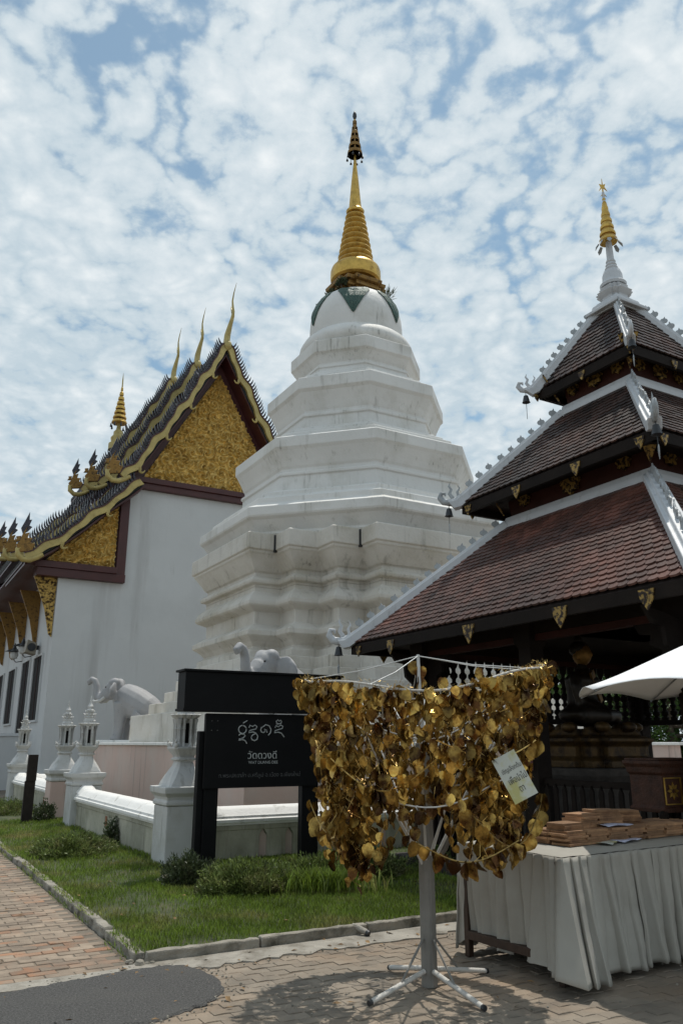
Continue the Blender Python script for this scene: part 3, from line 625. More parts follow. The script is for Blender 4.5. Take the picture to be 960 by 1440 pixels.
def bush(name, loc, rx, ry, rz_, n, size, mt, label, group=None, cat='shrub', aspect=.45, stems=6, lumps=9, rzrot=0.0):
    t = empty(name, loc, rzrot); tag(t, label, cat, group)
    n = int(n*1.7); D = rng.normal(0, 1, (n, 3)); D[:, 2] = np.abs(D[:, 2])*.9; D /= np.linalg.norm(D, axis=1, keepdims=True)
    off = rng.uniform(0, 50); nf = np.array([mnoise.noise(Vector((d[0]*2.1+off, d[1]*2.1, d[2]*2.1)))+.5*mnoise.noise(Vector((d[0]*5+off, d[1]*5, d[2]*5))) for d in D])
    rr = rng.uniform(.25, 1.0, n)**.45*(.86+.42*nf)
    P = D*rr[:, None]*np.array([rx, ry, rz_])
    T = D*.8+rng.normal(0, .55, (n, 3))+np.array([0, 0, .5]); U = rng.normal(0, 1, (n, 3))
    soup('foliage', mt, t, P, T, U, rng.uniform(size*.6, size*1.3, n), aspect, .12)
    s = MB()
    for k in range(stems):
        c = D[k]*np.array([rx, ry, rz_])*.7; s.tube([(c[0]*.15, c[1]*.15, -.03), (c[0]*.6, c[1]*.6, c[2]*.6+.02), (c[0], c[1], c[2]+.02)], [.012*max(1, rz_*1.5), .008, .004], 5)
    s.build('stem', 'bark', t)
    return t
# weeds rooted on the stupa's shoulder
for i, (a, r, z, s, n, lab) in enumerate(((R(205), .80, 14.88, .30, 420, 'dark leafy weed rooted left of the gilded stupa pedestal'),
                                  (R(240), .86, 15.1, .26, 260, 'dry dark weed clump on the front of the gilded pedestal'),
                                  (R(190), 1.12, 14.7, .12, 90, 'tiny weed tuft on the left shoulder of the stupa bell'),
                                  (R(-25), 1.05, 14.8, .2, 60, 'thin grassy weed on the right shoulder of the stupa bell'))):
    p = Vector((SC.x+r*SG*math.cos(a), SC.y+r*SG*math.sin(a), PZ+zz(z)-.05))
    bush('weed_tuft', p, s*.75, s*.75, s*1.1, n, .09 if i != 3 else .3, 'shrubdark', lab, 'weeds growing on the stupa', 'weed', .4 if i != 3 else .06, 4)

# ================================================================== VIHARN (gabled temple hall)
VO = Vector((-10.2, 28.0, 0)); XC = 5.7
vh = empty('temple_hall', VO, RZ); tag(vh, 'white gabled temple hall with gilded pediment and layered naga bargeboards behind stupa', 'temple')
def on_plane(px, py, p0, n):
    d = ray(px, py); o = Vector((0, 0, CAM_H)); t = (Vector(p0)-o).dot(n)/d.dot(n); return o+d*t
VL = 30.0
M['goldbracket'] = mat('gilded_bracket_fretwork', (.55, .36, .10), .42, .6, var=.3, vs=9, bump=.9, bs=14, c2=(.05, .025, .01), c2s=11, c2lo=.46, c2hi=.58, bdist=.1)
MB().prism([(0, -.05), (2*XC, -.05), (2*XC, 7.45), (2*XC-2.15, 7.45), (2*XC-2.15, 11.15), (2.15, 11.15), (2.15, 7.45), (0, 7.45)], 0, .4).build('front_wall', 'wall', vh)
MB().box(0, .4, .402, VL, -.05, 7.45).build('side_wall', 'wall', vh)
MB().box(2*XC-.4, 2*XC, .402, VL, -.05, 7.45).build('side_wall', 'wall', vh)
MB().box(.402, 2*XC-.402, VL-.4, VL-.01, -.05, 11).build('back_wall', 'wall', vh)
MB().box(1.95, 2.35, .402, VL-.41, 7.3, 11.15).build('clerestory_wall', 'wall', vh)
MB().box(2*XC-2.35, 2*XC-1.95, .402, VL-.41, 7.3, 11.15).build('clerestory_wall', 'wall', vh)
MB().box(-.25, 2*XC+.25, -.25, -.003, -.05, .6).build('plinth', 'wall', vh, bevel=.03)
MB().box(-1.32, .02, -.3, VL, 7.66, 7.72).build('eave_soffit', 'maroon', vh)
MB().box(.05, .35, 4.05, VL-.5, 7.452, 9.25).build('upper_side_wall', 'wall', vh)
# maroon beams
MB().box(2.0, 2*XC-2.0, -.22, -.002, 11.1, 11.34).build('beam', 'maroon', vh, bevel=.015)
MB().box(2.05, 2*XC-2.05, -.3, -.001, 11.341, 11.56).build('beam', 'maroon', vh, bevel=.015)
for s in (0, 1):
    def mx_(x): return x if s == 0 else 2*XC-x
    a, b = sorted((mx_(1.98), mx_(2.32))); MB().box(a, b, -.2, -.003, 7.5, 11.09).build('post', 'maroon', vh, bevel=.015)
    a, b = sorted((mx_(-.8), mx_(2.33))); MB().box(a, b, -.26, .4, 7.32, 7.62).build('beam', 'maroon', vh, bevel=.015)
    a, b = sorted((mx_(-.9), mx_(2.0))); MB().box(a, b, -.32, .3, 7.621, 7.86).build('beam', 'maroon', vh, bevel=.015)
# carved gilded tympana (real relief)
def relief(tri_l, tri_r, z0, z1, nx_, nz_, y0, amp, cell, seed=3):
    """scrolling foliage carved in relief: a field of spirals of both hands"""
    r_ = np.random.default_rng(seed); zz__ = np.linspace(z0, z1, nz_+1); X = np.zeros((nz_+1, nx_+1)); Z = np.zeros_like(X)
    for j, z in enumerate(zz__): X[j] = np.linspace(tri_l(z), tri_r(z), nx_+1); Z[j] = z
    xmin, xmax = X.min(), X.max(); C_ = []
    for a in np.arange(xmin-cell, xmax+cell, cell):
        for b in np.arange(z0-cell, z1+cell, cell): C_.append((a+r_.normal(0, cell*.28), b+r_.normal(0, cell*.28)))
    C_ = np.array(C_); hand = r_.choice([-1, 1], len(C_)); ph = r_.uniform(0, 2*PI, len(C_)); lob = r_.choice([1, 2, 3], len(C_))
    d2 = (X[..., None]-C_[:, 0])**2+(Z[..., None]-C_[:, 1])**2; near = d2.argmin(-1); d = np.sqrt(np.take_along_axis(d2, near[..., None], -1)[..., 0])
    d2s = np.sort(d2, -1); edge = np.sqrt(d2s[..., 1])-np.sqrt(d2s[..., 0])
    ang = np.arctan2(Z-C_[near, 1], X-C_[near, 0])
    sp_ = np.sin(d/cell*15+hand[near]*lob[near]*ang+ph[near])
    leaf_ = .5+.5*np.sin(ang*7+d/cell*6+ph[near])
    hgt = (.35+.45*sp_+.35*leaf_*(d/cell))*np.clip(edge/(cell*.16), 0, 1)+.12*r_.random(X.shape)
    Y = y0-amp*np.clip(hgt, 0, 1.2)
    vs_ = np.stack([X, Y, Z], -1).reshape(-1, 3).tolist(); fs_ = []
    for j in range(nz_):
        for i in range(nx_):
            a = j*(nx_+1)+i; fs_.append((a, a+1, a+nx_+2, a+nx_+1))
    return MB().add(vs_, fs_)
MB().prism([(2.3, 11.45), (2*XC-2.3, 11.45), (XC, 17.3)], -.05, .3).build('gable_board', 'maroon', vh)
sl = (XC-2.75)/(16.75-11.58)
relief(lambda z: 2.75+(z-11.58)*sl, lambda z: 2*XC-2.75-(z-11.58)*sl, 11.58, 16.7, 210, 190, -.06, .16, .46).build('pediment_relief', 'relief', vh)
for s in (0, 1):
    f = (lambda x: x) if s == 0 else (lambda x: 2*XC-x)
    MB().prism([(f(-.75), 7.7), (f(2.1), 7.7), (f(2.1), 10.9)], -.04, .28).build('gable_board', 'maroon', vh)
    relief(lambda z: f(-.52+(z-7.9)*.98), lambda z: f(1.93), 7.88, 10.35, 90, 90, -.05, .14, .4).build('pediment_relief', 'relief', vh)

UP = [(5.7, 17.75), (5.25, 16.9), (4.8, 16.08), (4.35, 15.25), (3.9, 14.45), (3.45, 13.7), (3.0, 12.98), (2.6, 12.3), (2.2, 11.7), (1.75, 11.2)]
LO = [(2.5, 11.15), (2.0, 10.66), (1.5, 10.2), (1.0, 9.72), (.5, 9.22), (0, 8.76), (-.5, 8.32), (-1.0, 7.95), (-1.35, 7.8)]
def resample(pts, step):
    P_ = [Vector((a, b)) for a, b in pts]; out_ = []; acc = 0.0; out_.append((P_[0], (P_[1]-P_[0]).normalized(), 0.0)); nxt = step
    for a, b in zip(P_, P_[1:]):
        d = (b-a).length
        while acc+d >= nxt:
            t = (nxt-acc)/d; out_.append((a.lerp(b, t), (b-a).normalized(), nxt)); nxt += step
        acc += d
    return out_
def barge(pts, y, mirror, dz, period, parent, nm='bargeboard'):
    """wavy naga-body board; returns fins along its back"""
    f = (lambda x: x) if not mirror else (lambda x: 2*XC-x)
    rs = resample(pts, .06); tot = rs[-1][2]; top = []; bot = []
    for p, t, s in rs:
        n_ = Vector((-t.y, t.x)); n_ = n_ if n_.y > 0 else -n_
        ph = (s/period) % 1.0
        wv = .05*math.sin(2*PI*ph)+.035*math.sin(4*PI*ph)
        th = .125+.02*math.sin(2*PI*ph+1)
        c_ = p+n_*(wv*.9); top.append(c_+n_*th*.75); bot.append(c_-n_*th)
    m = MB(); rings = []
    for a, b in zip(top, bot):
        rings.append([(f(b.x), y, b.y+dz), (f(b.x), y-.12, b.y+dz), (f(a.x), y-.12, a.y+dz), (f(a.x), y, a.y+dz)])
    m.loft(rings)
    # curls inside each wave
    k = 1
    while k*period < tot-.3:
        i = min(range(len(rs)), key=lambda i: abs(rs[i][2]-(k*period-.12*period)))
        p, t, s = rs[i]; n_ = Vector((-t.y, t.x)); n_ = n_ if n_.y > 0 else -n_
        b0 = bot[i]; cur = [b0+n_*.03]
        for q_ in range(1, 9):
            a = q_/8*PI*1.15; cur.append(b0+t*(.12*math.sin(a))-n_*(.02+.18*(1-math.cos(a))*.5))
        m.tube([(f(c.x), y-.07, c.y+dz) for c in cur], [.075-.007*q_ for q_ in range(len(cur))], 6); k += 1
    ob = m.build(nm, 'palegold', parent, smooth=35)
    line = MB(); line.loft([[(f(a.x), y-.03, a.y+dz), (f(a.x), y-.16, a.y+dz), (f(a.x+n2.x*.045), y-.16, a.y+n2.y*.045+dz), (f(a.x+n2.x*.045), y-.03, a.y+n2.y*.045+dz)] for a, n2 in zip(top, [Vector((-t.y, t.x)) if -t.y*0+t.x > 0 else Vector((t.y, -t.x)) for p, t, s in rs])])
    line.build('edge_moulding', 'maroon', ob)
    fm = MB()
    rs2 = resample(pts, .135)
    for p, t, s in rs2[1:-1]:
        n_ = Vector((-t.y, t.x)); n_ = n_ if n_.y > 0 else -n_
        ph = (s/period) % 1.0; wv = .05*math.sin(2*PI*ph)+.035*math.sin(4*PI*ph)
        c_ = p+n_*(wv*.9+.1)
        u_ = -t if t.y < 0 else t       # up the slope
        q_ = [c_-u_*.05, c_+u_*.04, c_+u_*.055+n_*.15, c_+u_*.17+n_*.34, c_+u_*.02+n_*.22, c_-u_*.045+n_*.1]
        k0 = len(fm.v)
        fm.prism([(f(v.x), v.y+dz) for v in q_], y-.09, y-.04)
    tag(fm.build('leaf_crest', 'mosaic', ob), kind='stuff')
    return ob
def chofa(parent, y, z, h):
    m = MB(); cur = [(0, 0), (-.06, .1*h), (-.02, .2*h), (.14, .32*h), (.30, .42*h), (.36, .52*h), (.30, .64*h), (.26, .76*h), (.34, .88*h), (.52, 1.02*h)]
    pts = [(XC, y-c*1.5-.05, z+b) for c, b in cur]
    m.tube(pts, [.19, .22, .21, .16, .12, .09, .07, .055, .038, .008], 8, .6)
    m.tube([(XC, y-.45, z+.40*h), (XC, y-.62, z+.43*h), (XC, y-.7, z+.5*h)], [.07, .05, .01], 6)
    m.tube([(XC, y-.5, z+.52*h), (XC, y-.4, z+.58*h), (XC, y-.3, z+.68*h)], [.06, .04, .008], 6)
    m.ell((XC, y-.05, z), (.2, .2, .25), 10, 6)
    return m.build('gable_horn', 'palegold', parent, smooth=60)
def naga(parent, p, mirror, sc):
    """upturned naga head ending a bargeboard: curled body and a flame crest"""
    x, y, z = p; d = -1 if not mirror else 1
    t = MB(); body = [(0, .18), (-.22, .02), (-.5, -.12), (-.78, -.12), (-.98, .05), (-1.0, .28), (-.84, .42), (-.66, .36), (-.62, .24)]
    t.tube([(x-d*a*sc*-1 if False else x+d*(-a)*sc, y-.07, z+b*sc) for a, b in body], [.10*sc, .115*sc, .125*sc, .13*sc, .13*sc, .12*sc, .10*sc, .07*sc, .03*sc], 8, .8)
    o = t.build('naga_body', 'palegold', parent, smooth=60)
    hd = MB()
    hd.prism([(x+d*a*sc, z+b*sc) for a, b in ((.45, .25), (.95, .15), (1.1, .45), (.98, .62), (.92, .85), (.86, 1.05), (.72, 1.3), (.80, .98), (.62, 1.05), (.68, .8), (.48, .82), (.56, .62), (.36, .58))], y-.14, y-.0)
    hd.prism([(x+d*a*sc, z+b*sc) for a, b in ((.98, .62), (1.18, .6), (1.1, .74), (1.14, .82), (.95, .86))], y-.12, y-.02)
    hd.build('naga_head', 'golddark', o, bevel=.02)
    fl = MB()
    fl.prism([(x+d*a*sc, z+b*sc) for a, b in ((.88, .95), (.98, 1.2), (.86, 1.5), (.70, 1.95), (.68, 1.6), (.58, 1.62), (.66, 1.35), (.54, 1.3), (.68, 1.1))], y-.10, y-.04)
    fl.build('flame_crest', 'mosaic', o)
def section(y0, y1, dz, idx):
    sec = vh
    for mir in (False, True):
        f = (lambda x: x) if not mir else (lambda x: 2*XC-x)
        for pts, nm in ((UP, 'upper_roof'), (LO, 'lower_roof')):
            inner = []
            P_ = [Vector(p) for p in pts]
            for i, p in enumerate(P_):
                t = (P_[min(i+1, len(P_)-1)]-P_[max(i-1, 0)]).normalized(); n_ = Vector((-t.y, t.x)); n_ = n_ if n_.y > 0 else -n_
                inner.append(p-n_*.16)
            ro = MB().prism([(f(p.x), p.y+dz) for p in P_]+[(f(p.x), p.y+dz) for p in reversed(inner)], y0+.02, y1).build(nm, 'viharnroof', vh)
            inn2 = [p-Vector((0, .035)) for p in inner]; inn3 = [p-Vector((0, .12)) for p in inner]
            MB().prism([(f(p.x), p.y+dz) for p in inn2]+[(f(p.x), p.y+dz) for p in reversed(inn3)], y0+.03, y1-.02).build('soffit', 'maroon', ro)
            # courses of dark glazed tiles along the slope, seen edge-on from the forecourt
            barge(pts, y0, mir, dz, 1.78 if pts is UP else 2.0, ro)
        naga(vh, (f(2.05), y0-.02, 11.12+dz), mir, .84)
        naga(vh, (f(-.75), y0-.02, 7.78+dz), mir, .82)
    chofa(vh, y0, 17.75+dz, 2.55)
    MB().box(XC-.16, XC+.16, y0+.1, y1, 17.70+dz, 17.92+dz).build('ridge', 'palegold' if idx == 9 else 'viharnroof', vh)
section(-.8, 4.0, 0, 0); section(3.0, 8.2, .78, 1); section(6.6, VL+.6, 1.5, 2)
for yb in (3.05, 6.65):      # closing gable boards between the telescoped roofs
    dzb = .78 if yb < 5 else 1.5
    MB().prism([(1.0, 10.6), (2*XC-1.0, 10.6), (XC, 17.55+dzb)], yb, yb+.1).build('gable_board', 'maroon', vh)
# ridge finial
fy = 17.6
MB().lathe([(.55, 19.1), (.55, 19.5), (.4, 19.6), (.45, 19.9), (.3, 20.1), (.3, 20.3), (.14, 20.5), (.12, 20.9), (.06, 21.4), (.04, 23.9), (.005, 24.4)], 16, (XC, fy)).build('ridge_pedestal', 'palegold', vh, smooth=40)
hp = MB()
for k in range(8):
    r = .46*(1-k/8.4); za = 20.9+k*.32
    hp.lathe([(r, za), (r*1.05, za+.04), (r*.9, za+.2), (r*.62, za+.24), (r*.6, za+.2), (r*.85, za+.05)], 16, (XC, fy))
hp.build('ridge_parasol', 'gold', vh, smooth=40)
bl_ = MB()
for j in range(8):
    a = j*PI/4; bl_.lathe([(.02, 20.85), (.05, 20.72), (.07, 20.6), (.01, 20.56)], 7, (XC+.5*math.cos(a), fy+.5*math.sin(a)))
bl_.build('ridge_bells', 'greyblack', vh)
# eave brackets (gilded fretwork plates)
for k, yb in enumerate((.06, 3.2, 6.3, 9.4, 12.5, 15.6, 18.7)):
    q_ = [(-.82, 7.34), (-.02, 7.34), (-.02, 6.4), (-.02, 5.2), (-.14, 5.3), (-.36, 6.2), (-.6, 6.8)]
    MB().prism(q_, yb, yb+.08).build('eave_bracket', 'goldbracket' if k == 0 else 'golddark', vh, bevel=.01)
# side windows and door, flush dark shutters in a thin white frame
def sidewin(pxl, pxr, row, z0, z1, nm):
    yl = local(VO, on_plane(pxl, row, VO, BV))[1]; yr = local(VO, on_plane(pxr, row, VO, BV))[1]
    y0, y1 = sorted((yl, yr))
    f_ = MB()
    for a in ((y0-.07, y0, z0-.07, z1+.07), (y1, y1+.07, z0-.07, z1+.07), (y0, y1, z1, z1+.07), (y0, y1, z0-.07, z0)):
        f_.box(-.07, -.002, a[0], a[1], a[2], a[3])
    wn = f_.build(nm, 'wall', vh)
    MB().box(-.03, -.004, y0, (y0+y1)/2-.02, z0, z1).build('shutter', 'shutter', wn); MB().box(-.03, -.004, (y0+y1)/2+.02, y1, z0, z1).build('shutter', 'shutter', wn)
    MB().box(-.045, -.005, (y0+y1)/2-.019, (y0+y1)/2+.019, z0, z1).build('mullion', 'redwood', wn)
    return y0, y1
sidewin(46.5, 57.5, 965, 2.4, 4.7, 'window'); yd = sidewin(28.5, 38.5, 985, 1.0, 4.75, 'door'); sidewin(12.5, 21.5, 965, 2.4, 4.7, 'window'); sidewin(-3, 5.5, 965, 2.4, 4.7, 'window')
# bracket lamps with star-pointed tops
for k, (yy, xx) in enumerate(((yd[0]+.1, -.35), (yd[0]+2.4, -.35))):
    t = empty('wall_lamp', frame(VO, xx, yy, 4.95), RZ); tag(t, 'white glass wall lamp with dark pointed cap '+('over the near edge of the temple door' if k == 0 else 'over the far edge of the temple door'), 'lamp', 'wall lamps by the side door')
    MB().lathe([(.03, 0), (.13, .06), (.17, .2), (.15, .3), (.1, .32)], 8).build('glass', 'white', t, smooth=30)
    MB().loft([star(.1, .32, 8, .0), star(.3, .33, 4, .35), star(.24, .36, 4, .3), star(.08, .46, 4, 0), star(.03, .62, 4, 0), star(.005, .7, 4, 0)]).build('cap', 'greyblack', t)
    MB().tube([(0, 0, .0), (.1, 0, -.1), (.34, 0, -.05)], .02, 6).build('arm', 'greyblack', t)
# loudspeaker on the wall
pz = on_plane(56, 911, VO, BV); l_ = local(VO, pz)
t = empty('wall_loudspeaker', frame(VO, -.02, l_[1], l_[2]), RZ); tag(t, 'beige box loudspeaker mounted above the first temple side window', 'loudspeaker')
MB().prism([(-.52, -.2), (-.14, -.3), (-.12, .14), (-.46, .26)], -.28, .24).build('case', 'speaker', t, bevel=.02)
MB().box(-.16, -.005, -.05, .05, -.08, .08).build('bracket', 'greyblack', t)
MB().lathe([(.02, 0), (.15, 0), (.15, .03), (.02, .03)], 18).xform(Matrix.Translation((-.31, -.282, -.02)) @ Matrix.Rotation(PI/2, 4, 'X')).build('grille', 'greyblack', t)
# curved white stair balustrade by the side door
bo = frame(VO, -2.9, 3.0)
t = empty('stair_balustrade', bo, RZ); tag(t, 'curved white stair balustrade sweeping down from the temple side door', 'balustrade')
prof_ = [(2.6, 1.85), (2.0, 1.85), (1.2, 1.72), (.5, 1.48), (-.2, 1.2), (-.9, .98), (-1.5, .85), (-1.9, .9), (-2.1, 1.05)]
MB().prism(prof_+[(-2.2, -.05), (2.6, -.05)], -.22, .22).build('parapet', 'wall', t)
MB().loft([[(x, -.28, z+.002), (x, .28, z+.002), (x, .24, z+.10), (x, -.24, z+.10)] for x, z in prof_]).build('handrail', 'wall', t, smooth=40)
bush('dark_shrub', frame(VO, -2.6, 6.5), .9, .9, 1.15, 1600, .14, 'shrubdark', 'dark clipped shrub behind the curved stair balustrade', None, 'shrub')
# ================================================================== ELEPHANTS
def remesh(o, vox, it=6):
    r = o.modifiers.new('remesh', 'REMESH'); r.mode = 'VOXEL'; r.voxel_size = vox; r.use_smooth_shade = True
    s = o.modifiers.new('smooth', 'SMOOTH'); s.factor = .5; s.iterations = it; return o
def elephant(loc, rz, label, sway):
    t = empty('elephant_statue', loc, rz); tag(t, label, 'statue', 'elephant statues at the platform corners')
    b = MB()
    b.tube([(-.82, 0, .52), (-.70, 0, .66), (-.45, 0, .80), (-.12, 0, .97), (.18, 0, 1.12), (.42, 0, 1.27)], [.2, .33, .42, .45, .43, .34], 16)
    b.ell((.64, 0, 1.42), (.29, .25, .28), 14, 10)
    for s in (-1, 1):
        b.ell((.60, s*.12, 1.58), (.18, .145, .14), 12, 8)
        b.ell((.80, s*.10, 1.26), (.17, .11, .16), 10, 8)
        b.tube([(.26, s*.2, 1.0), (.29, s*.22, .6), (.31, s*.22, .3), (.33, s*.22, .12), (.35, s*.22, 0)], [.26, .175, .14, .14, .16], 12)
        b.tube([(-.42, s*.22, .68), (-.25, s*.25, .42), (-.34, s*.25, .2), (-.30, s*.25, .08), (-.28, s*.25, 0)], [.3, .21, .15, .145, .165], 12)
        R_ = Matrix.Rotation(s*R(14), 3, 'Z') @ Matrix.Rotation(s*R(16), 3, 'X')
        b.ell((.46, s*.38, 1.34), (.05, .22, .25), 14, 10, R_)
        b.ell((.46, s*.54, 1.30), (.045, .12, .18), 10, 8, R_)
        b.ell((.44, s*.34, 1.12), (.045, .11, .14), 10, 8, R_)
        for k in range(3):
            b.ell((.50, s*.22+(k-1)*.07, .035), (.035, .033, .045), 6, 5)
    tp = [(.82, 0, 1.36), (.97, 0, 1.22), (1.08, 0, 1.14), (1.19, 0, 1.19), (1.24, 0, 1.34), (1.26, 0, 1.52), (1.32, 0, 1.66), (1.43, 0, 1.71), (1.51, 0, 1.63), (1.47, 0, 1.55)]
    b.tube(tp, [.20, .17, .14, .12, .105, .095, .09, .085, .08, .06], 12)
    remesh(b.build('body', 'eleph', t), .026, 5)
    for s in (-1, 1):
        MB().tube([(.88, s*.14, 1.18), (1.0, s*.17, 1.08), (1.16, s*.18, 1.06), (1.3, s*.16, 1.13)], [.045, .042, .035, .008], 8).build('tusk', 'white', t, smooth=60)
        MB().ell((.86, s*.165, 1.46), (.025, .02, .025), 8, 6).build('eye', 'greyblack', t, smooth=60)
    MB().tube([(-.98, 0, .62), (-1.04, 0, .45), (-1.0, 0, .3), (-.98, 0, .15)], [.04, .035, .025, .04], 6).build('tail', 'eleph', t, smooth=60)
    MB().box(-1.05, .85, -.55, .55, -.004, .06).build('statue_base', 'cap', t, bevel=.015)
    for ch in t.children:
        if not ch.name.startswith('statue_base'): ch.location.z = .055
    return t
e = 4.62
elephant(frame(SC, -e, e, PZ+.004), RZ+R(135), 'grey white elephant statue with raised trunk facing away from the stupa beside stepped blocks', 1)
elephant(frame(SC, -4.22, -4.35, PZ+.004), RZ+R(206), 'grey white elephant statue whose head and raised trunk rise above the black sign', -6).scale = (.94, .94, .94)

# ================================================================== PAVILION
PC = Vector((4.20, 10.74, 0))
pv = empty('timber_pavilion', PC, RZ); tag(pv, 'dark timber shrine pavilion with three tiers of clay tiled roof and white spire', 'pavilion')
tile_me = []
tw, tl = .118, .165
for i in range(3):
    b = MB(); q = random.Random(i); j = lambda: q.uniform(-.003, .003)
    poly = [(-tw/2+.003, tl), (-tw/2+.003, .03), (-tw*.3+j(), .006), (0, 0+j()), (tw*.3+j(), .006), (tw/2-.003, .03), (tw/2-.003, tl)]
    b.prism(poly, 0, .021, 'xy'); tile_me.append(b.mesh('tile', 'tile'))
tiers = [(2.97, 3.02, 1.30, 4.66), (1.75, 5.06, .64, 6.34), (.87, 6.78, .20, 7.92)]
part_tiles = 0
def hipmesh(): pass
spade = [(0, 0), (.018, .0), (.02, .03), (.06, .05), (.075, .085), (.055, .12), (.02, .13), (.0, .175), (-.02, .13), (-.055, .12), (-.075, .085), (-.06, .05), (-.02, .03), (-.018, 0)]
crest_me = MB().prism(spade, -.012, .012).mesh('crest_leaf', 'greyorn')
for ti, (e0, ze, e1, zt) in enumerate(tiers):
    rf = MB().loft([sq(e0-.01, ze-.03), sq(e1, zt-.03)], cap=False).build('roof_tier', 'roofbase', pv)
    MB().loft([sq(e0-.02, ze-.05), sq(e1*.6, ze+.02)], cap=False).build('soffit', 'darkwood', rf)
    f_ = MB()
    for k in range(4):
        rot = Matrix.Rotation(k*PI/2, 4, 'Z'); m_ = MB(); m_.box(-e0+.0, e0-.0, -e0-.001*k, -e0+.06, ze-.16, ze-.031); m_.xform(rot); f_.v, f_.f = f_.v, f_.f; f_.add(m_.v, m_.f)
    f_.build('fascia', 'darkwood', rf)
    slope = math.atan2(zt-ze, e0-e1); run = math.hypot(zt-ze, e0-e1); step = .098 if ti == 0 else .1
    rows = int((run-.04)/step)
    all_t = []
    for k in range(4):           # k=3: face towards -x (left), k=0: towards -y
        rotz = k*PI/2
        for r in range(rows):
            s = r*step; half = e0-(e0-e1)*s/run; nn = int(2*half/tw)+1; off = (tw/2 if r % 2 else 0)
            for i in range(-nn//2-1, nn//2+2):
                u = i*tw+off
                if abs(u) > half-.05: continue
                # local point on the -y face
                p = Vector((u, -e0+s*math.cos(slope)-.02*math.cos(slope), ze+s*math.sin(slope)))
                p = Matrix.Rotation(rotz, 3, 'Z') @ p
                all_t.append((k, r, p, rotz))
    rest = MB(); cand = []
    for k, r, p, rotz in all_t:
        wp = frame(PC, p.x, p.y, p.z); px, py = proj(wp)
        vis = k == 3 and ti == 0 and px < 965
        cand.append((0 if vis else 1, (wp-Vector((0, 0, CAM_H))).length, k, r, p, rotz))
    cand.sort(key=lambda a: a[:2])
    for a, d, k, r, p, rotz in cand:
        me = random.choice(tile_me); e_ = Euler((slope-R(8.0)+random.gauss(0, .02), random.gauss(0, .015), rotz+random.gauss(0, .012)), 'XYZ')
        if a == 0 and part_tiles < 300:
            part_tiles += 1; inst('tile', me, rf, p, e_)
        else:
            mt_ = Matrix.Translation(p) @ e_.to_matrix().to_4x4()
            rest.add([mt_ @ v.co for v in me.vertices], [tuple(f.vertices) for f in me.polygons])
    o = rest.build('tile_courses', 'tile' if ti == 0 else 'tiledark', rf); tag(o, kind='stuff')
    # white mortar hips, top band, crest leaves and corner nagas
    for k in range(4):
        rot = Matrix.Rotation(k*PI/2, 4, 'Z')
        a = Vector((-e0-.03, -e0-.03, ze+.0)); b = Vector((-e1+.02, -e1+.02, zt)); d = (b-a).normalized(); sd = Vector((1, -1, 0)).normalized(); up = sd.cross(d); up = up if up.z > 0 else -up
        wh = (.11, .085, .065)[ti]
        def sec_(p, w_, h_): return [p-sd*w_-up*.07, p+sd*w_-up*.07, p+sd*w_+up*h_*.55, p+sd*w_*.62+up*h_*.6, p+sd*w_*.5+up*h_, p-sd*w_*.5+up*h_, p-sd*w_*.62+up*h_*.6, p-sd*w_+up*h_*.55]
        rings = [sec_(a-d*.10+up*.05, wh*.9, .13), sec_(a, wh, .11), sec_(a+d*.25, wh, .1), sec_(b, wh*.9, .1)]
        hp_ = MB().loft(rings).xform(rot).build('hip_ridge', 'hip', rf, bevel=.008)
        n = (13, 9, 8)[ti]; L_ = (b-a).length
        for i in range(n):
            s = .28+(L_-.45)*i/(n-1); p = rot @ (a+d*s+up*.095)
            o = inst('crest_leaf', crest_me, hp_, p, (R(random.uniform(-6, 6)), R(random.uniform(-14, 14)), k*PI/2+PI/4+(R(random.uniform(-18, 18)))), (.9 if ti == 0 else .8)*random.uniform(.78, 1.08))
        # naga head at the corner
        sc = (.78, .7, .6)[ti]
        nm = MB(); base = a-d*.05+up*.08
        out_ = Vector((-1, -1, 0)).normalized(); Zv = Vector((0, 0, 1))
        cur = [base+out_*x*sc+Zv*z*sc for x, z in ((-.28, .14), (-.1, .05), (.06, .0), (.2, .03), (.28, .13), (.25, .23), (.17, .22), (.16, .16))]
        nm.tube(cur, [.075*sc, .08*sc, .08*sc, .075*sc, .065*sc, .05*sc, .035*sc, .015*sc], 8, .7)
        cur = [base+out_*x*sc+Zv*z*sc for x, z in ((.0, .1), (.07, .2), (.03, .3), (.08, .38), (.05, .46))]
        nm.tube(cur, [.05*sc, .045*sc, .035*sc, .025*sc, .004*sc], 6, .5)
        cur = [base+out_*x*sc+Zv*z*sc for x, z in ((-.12, .14), (-.1, .24), (-.15, .32), (-.11, .4))]
        nm.tube(cur, [.045*sc, .04*sc, .025*sc, .004*sc], 6, .5)
        nm.xform(rot).build('naga_finial', 'greyorn' if ti == 1 else 'hip', hp_, smooth=60)
    band = MB()
    for z0, z1, dd in ((zt-.04, zt+.06, .06), (zt+.061, zt+.13, .02)): band.loft([sq(e1+dd, z0), sq(e1+dd-.015, z1)])
    band.build('top_band', 'hip', rf, bevel=.008)
    # neck wall up to the next tier with gilded fretwork lozenges
    if ti < 2:
        zn = tiers[ti+1][1]; en = tiers[ti+1][0]
        nk = MB().loft([sq(e1-.06, zt+.13), sq(e1-.02, zn+.1)]).build('neck_wall', 'redwood', pv)
        def loz(w_, h_): return [(-w_, 0), (-w_*.55, h_*.25), (-w_*.5, h_*.62), (0, h_*.55), (0, h_), (w_*.0, h_*.55), (w_*.5, h_*.62), (w_*.55, h_*.25), (w_, 0), (w_*.55, -h_*.25), (w_*.4, -h_*.62), (0, -h_), (-w_*.4, -h_*.62), (-w_*.55, -h_*.25)]
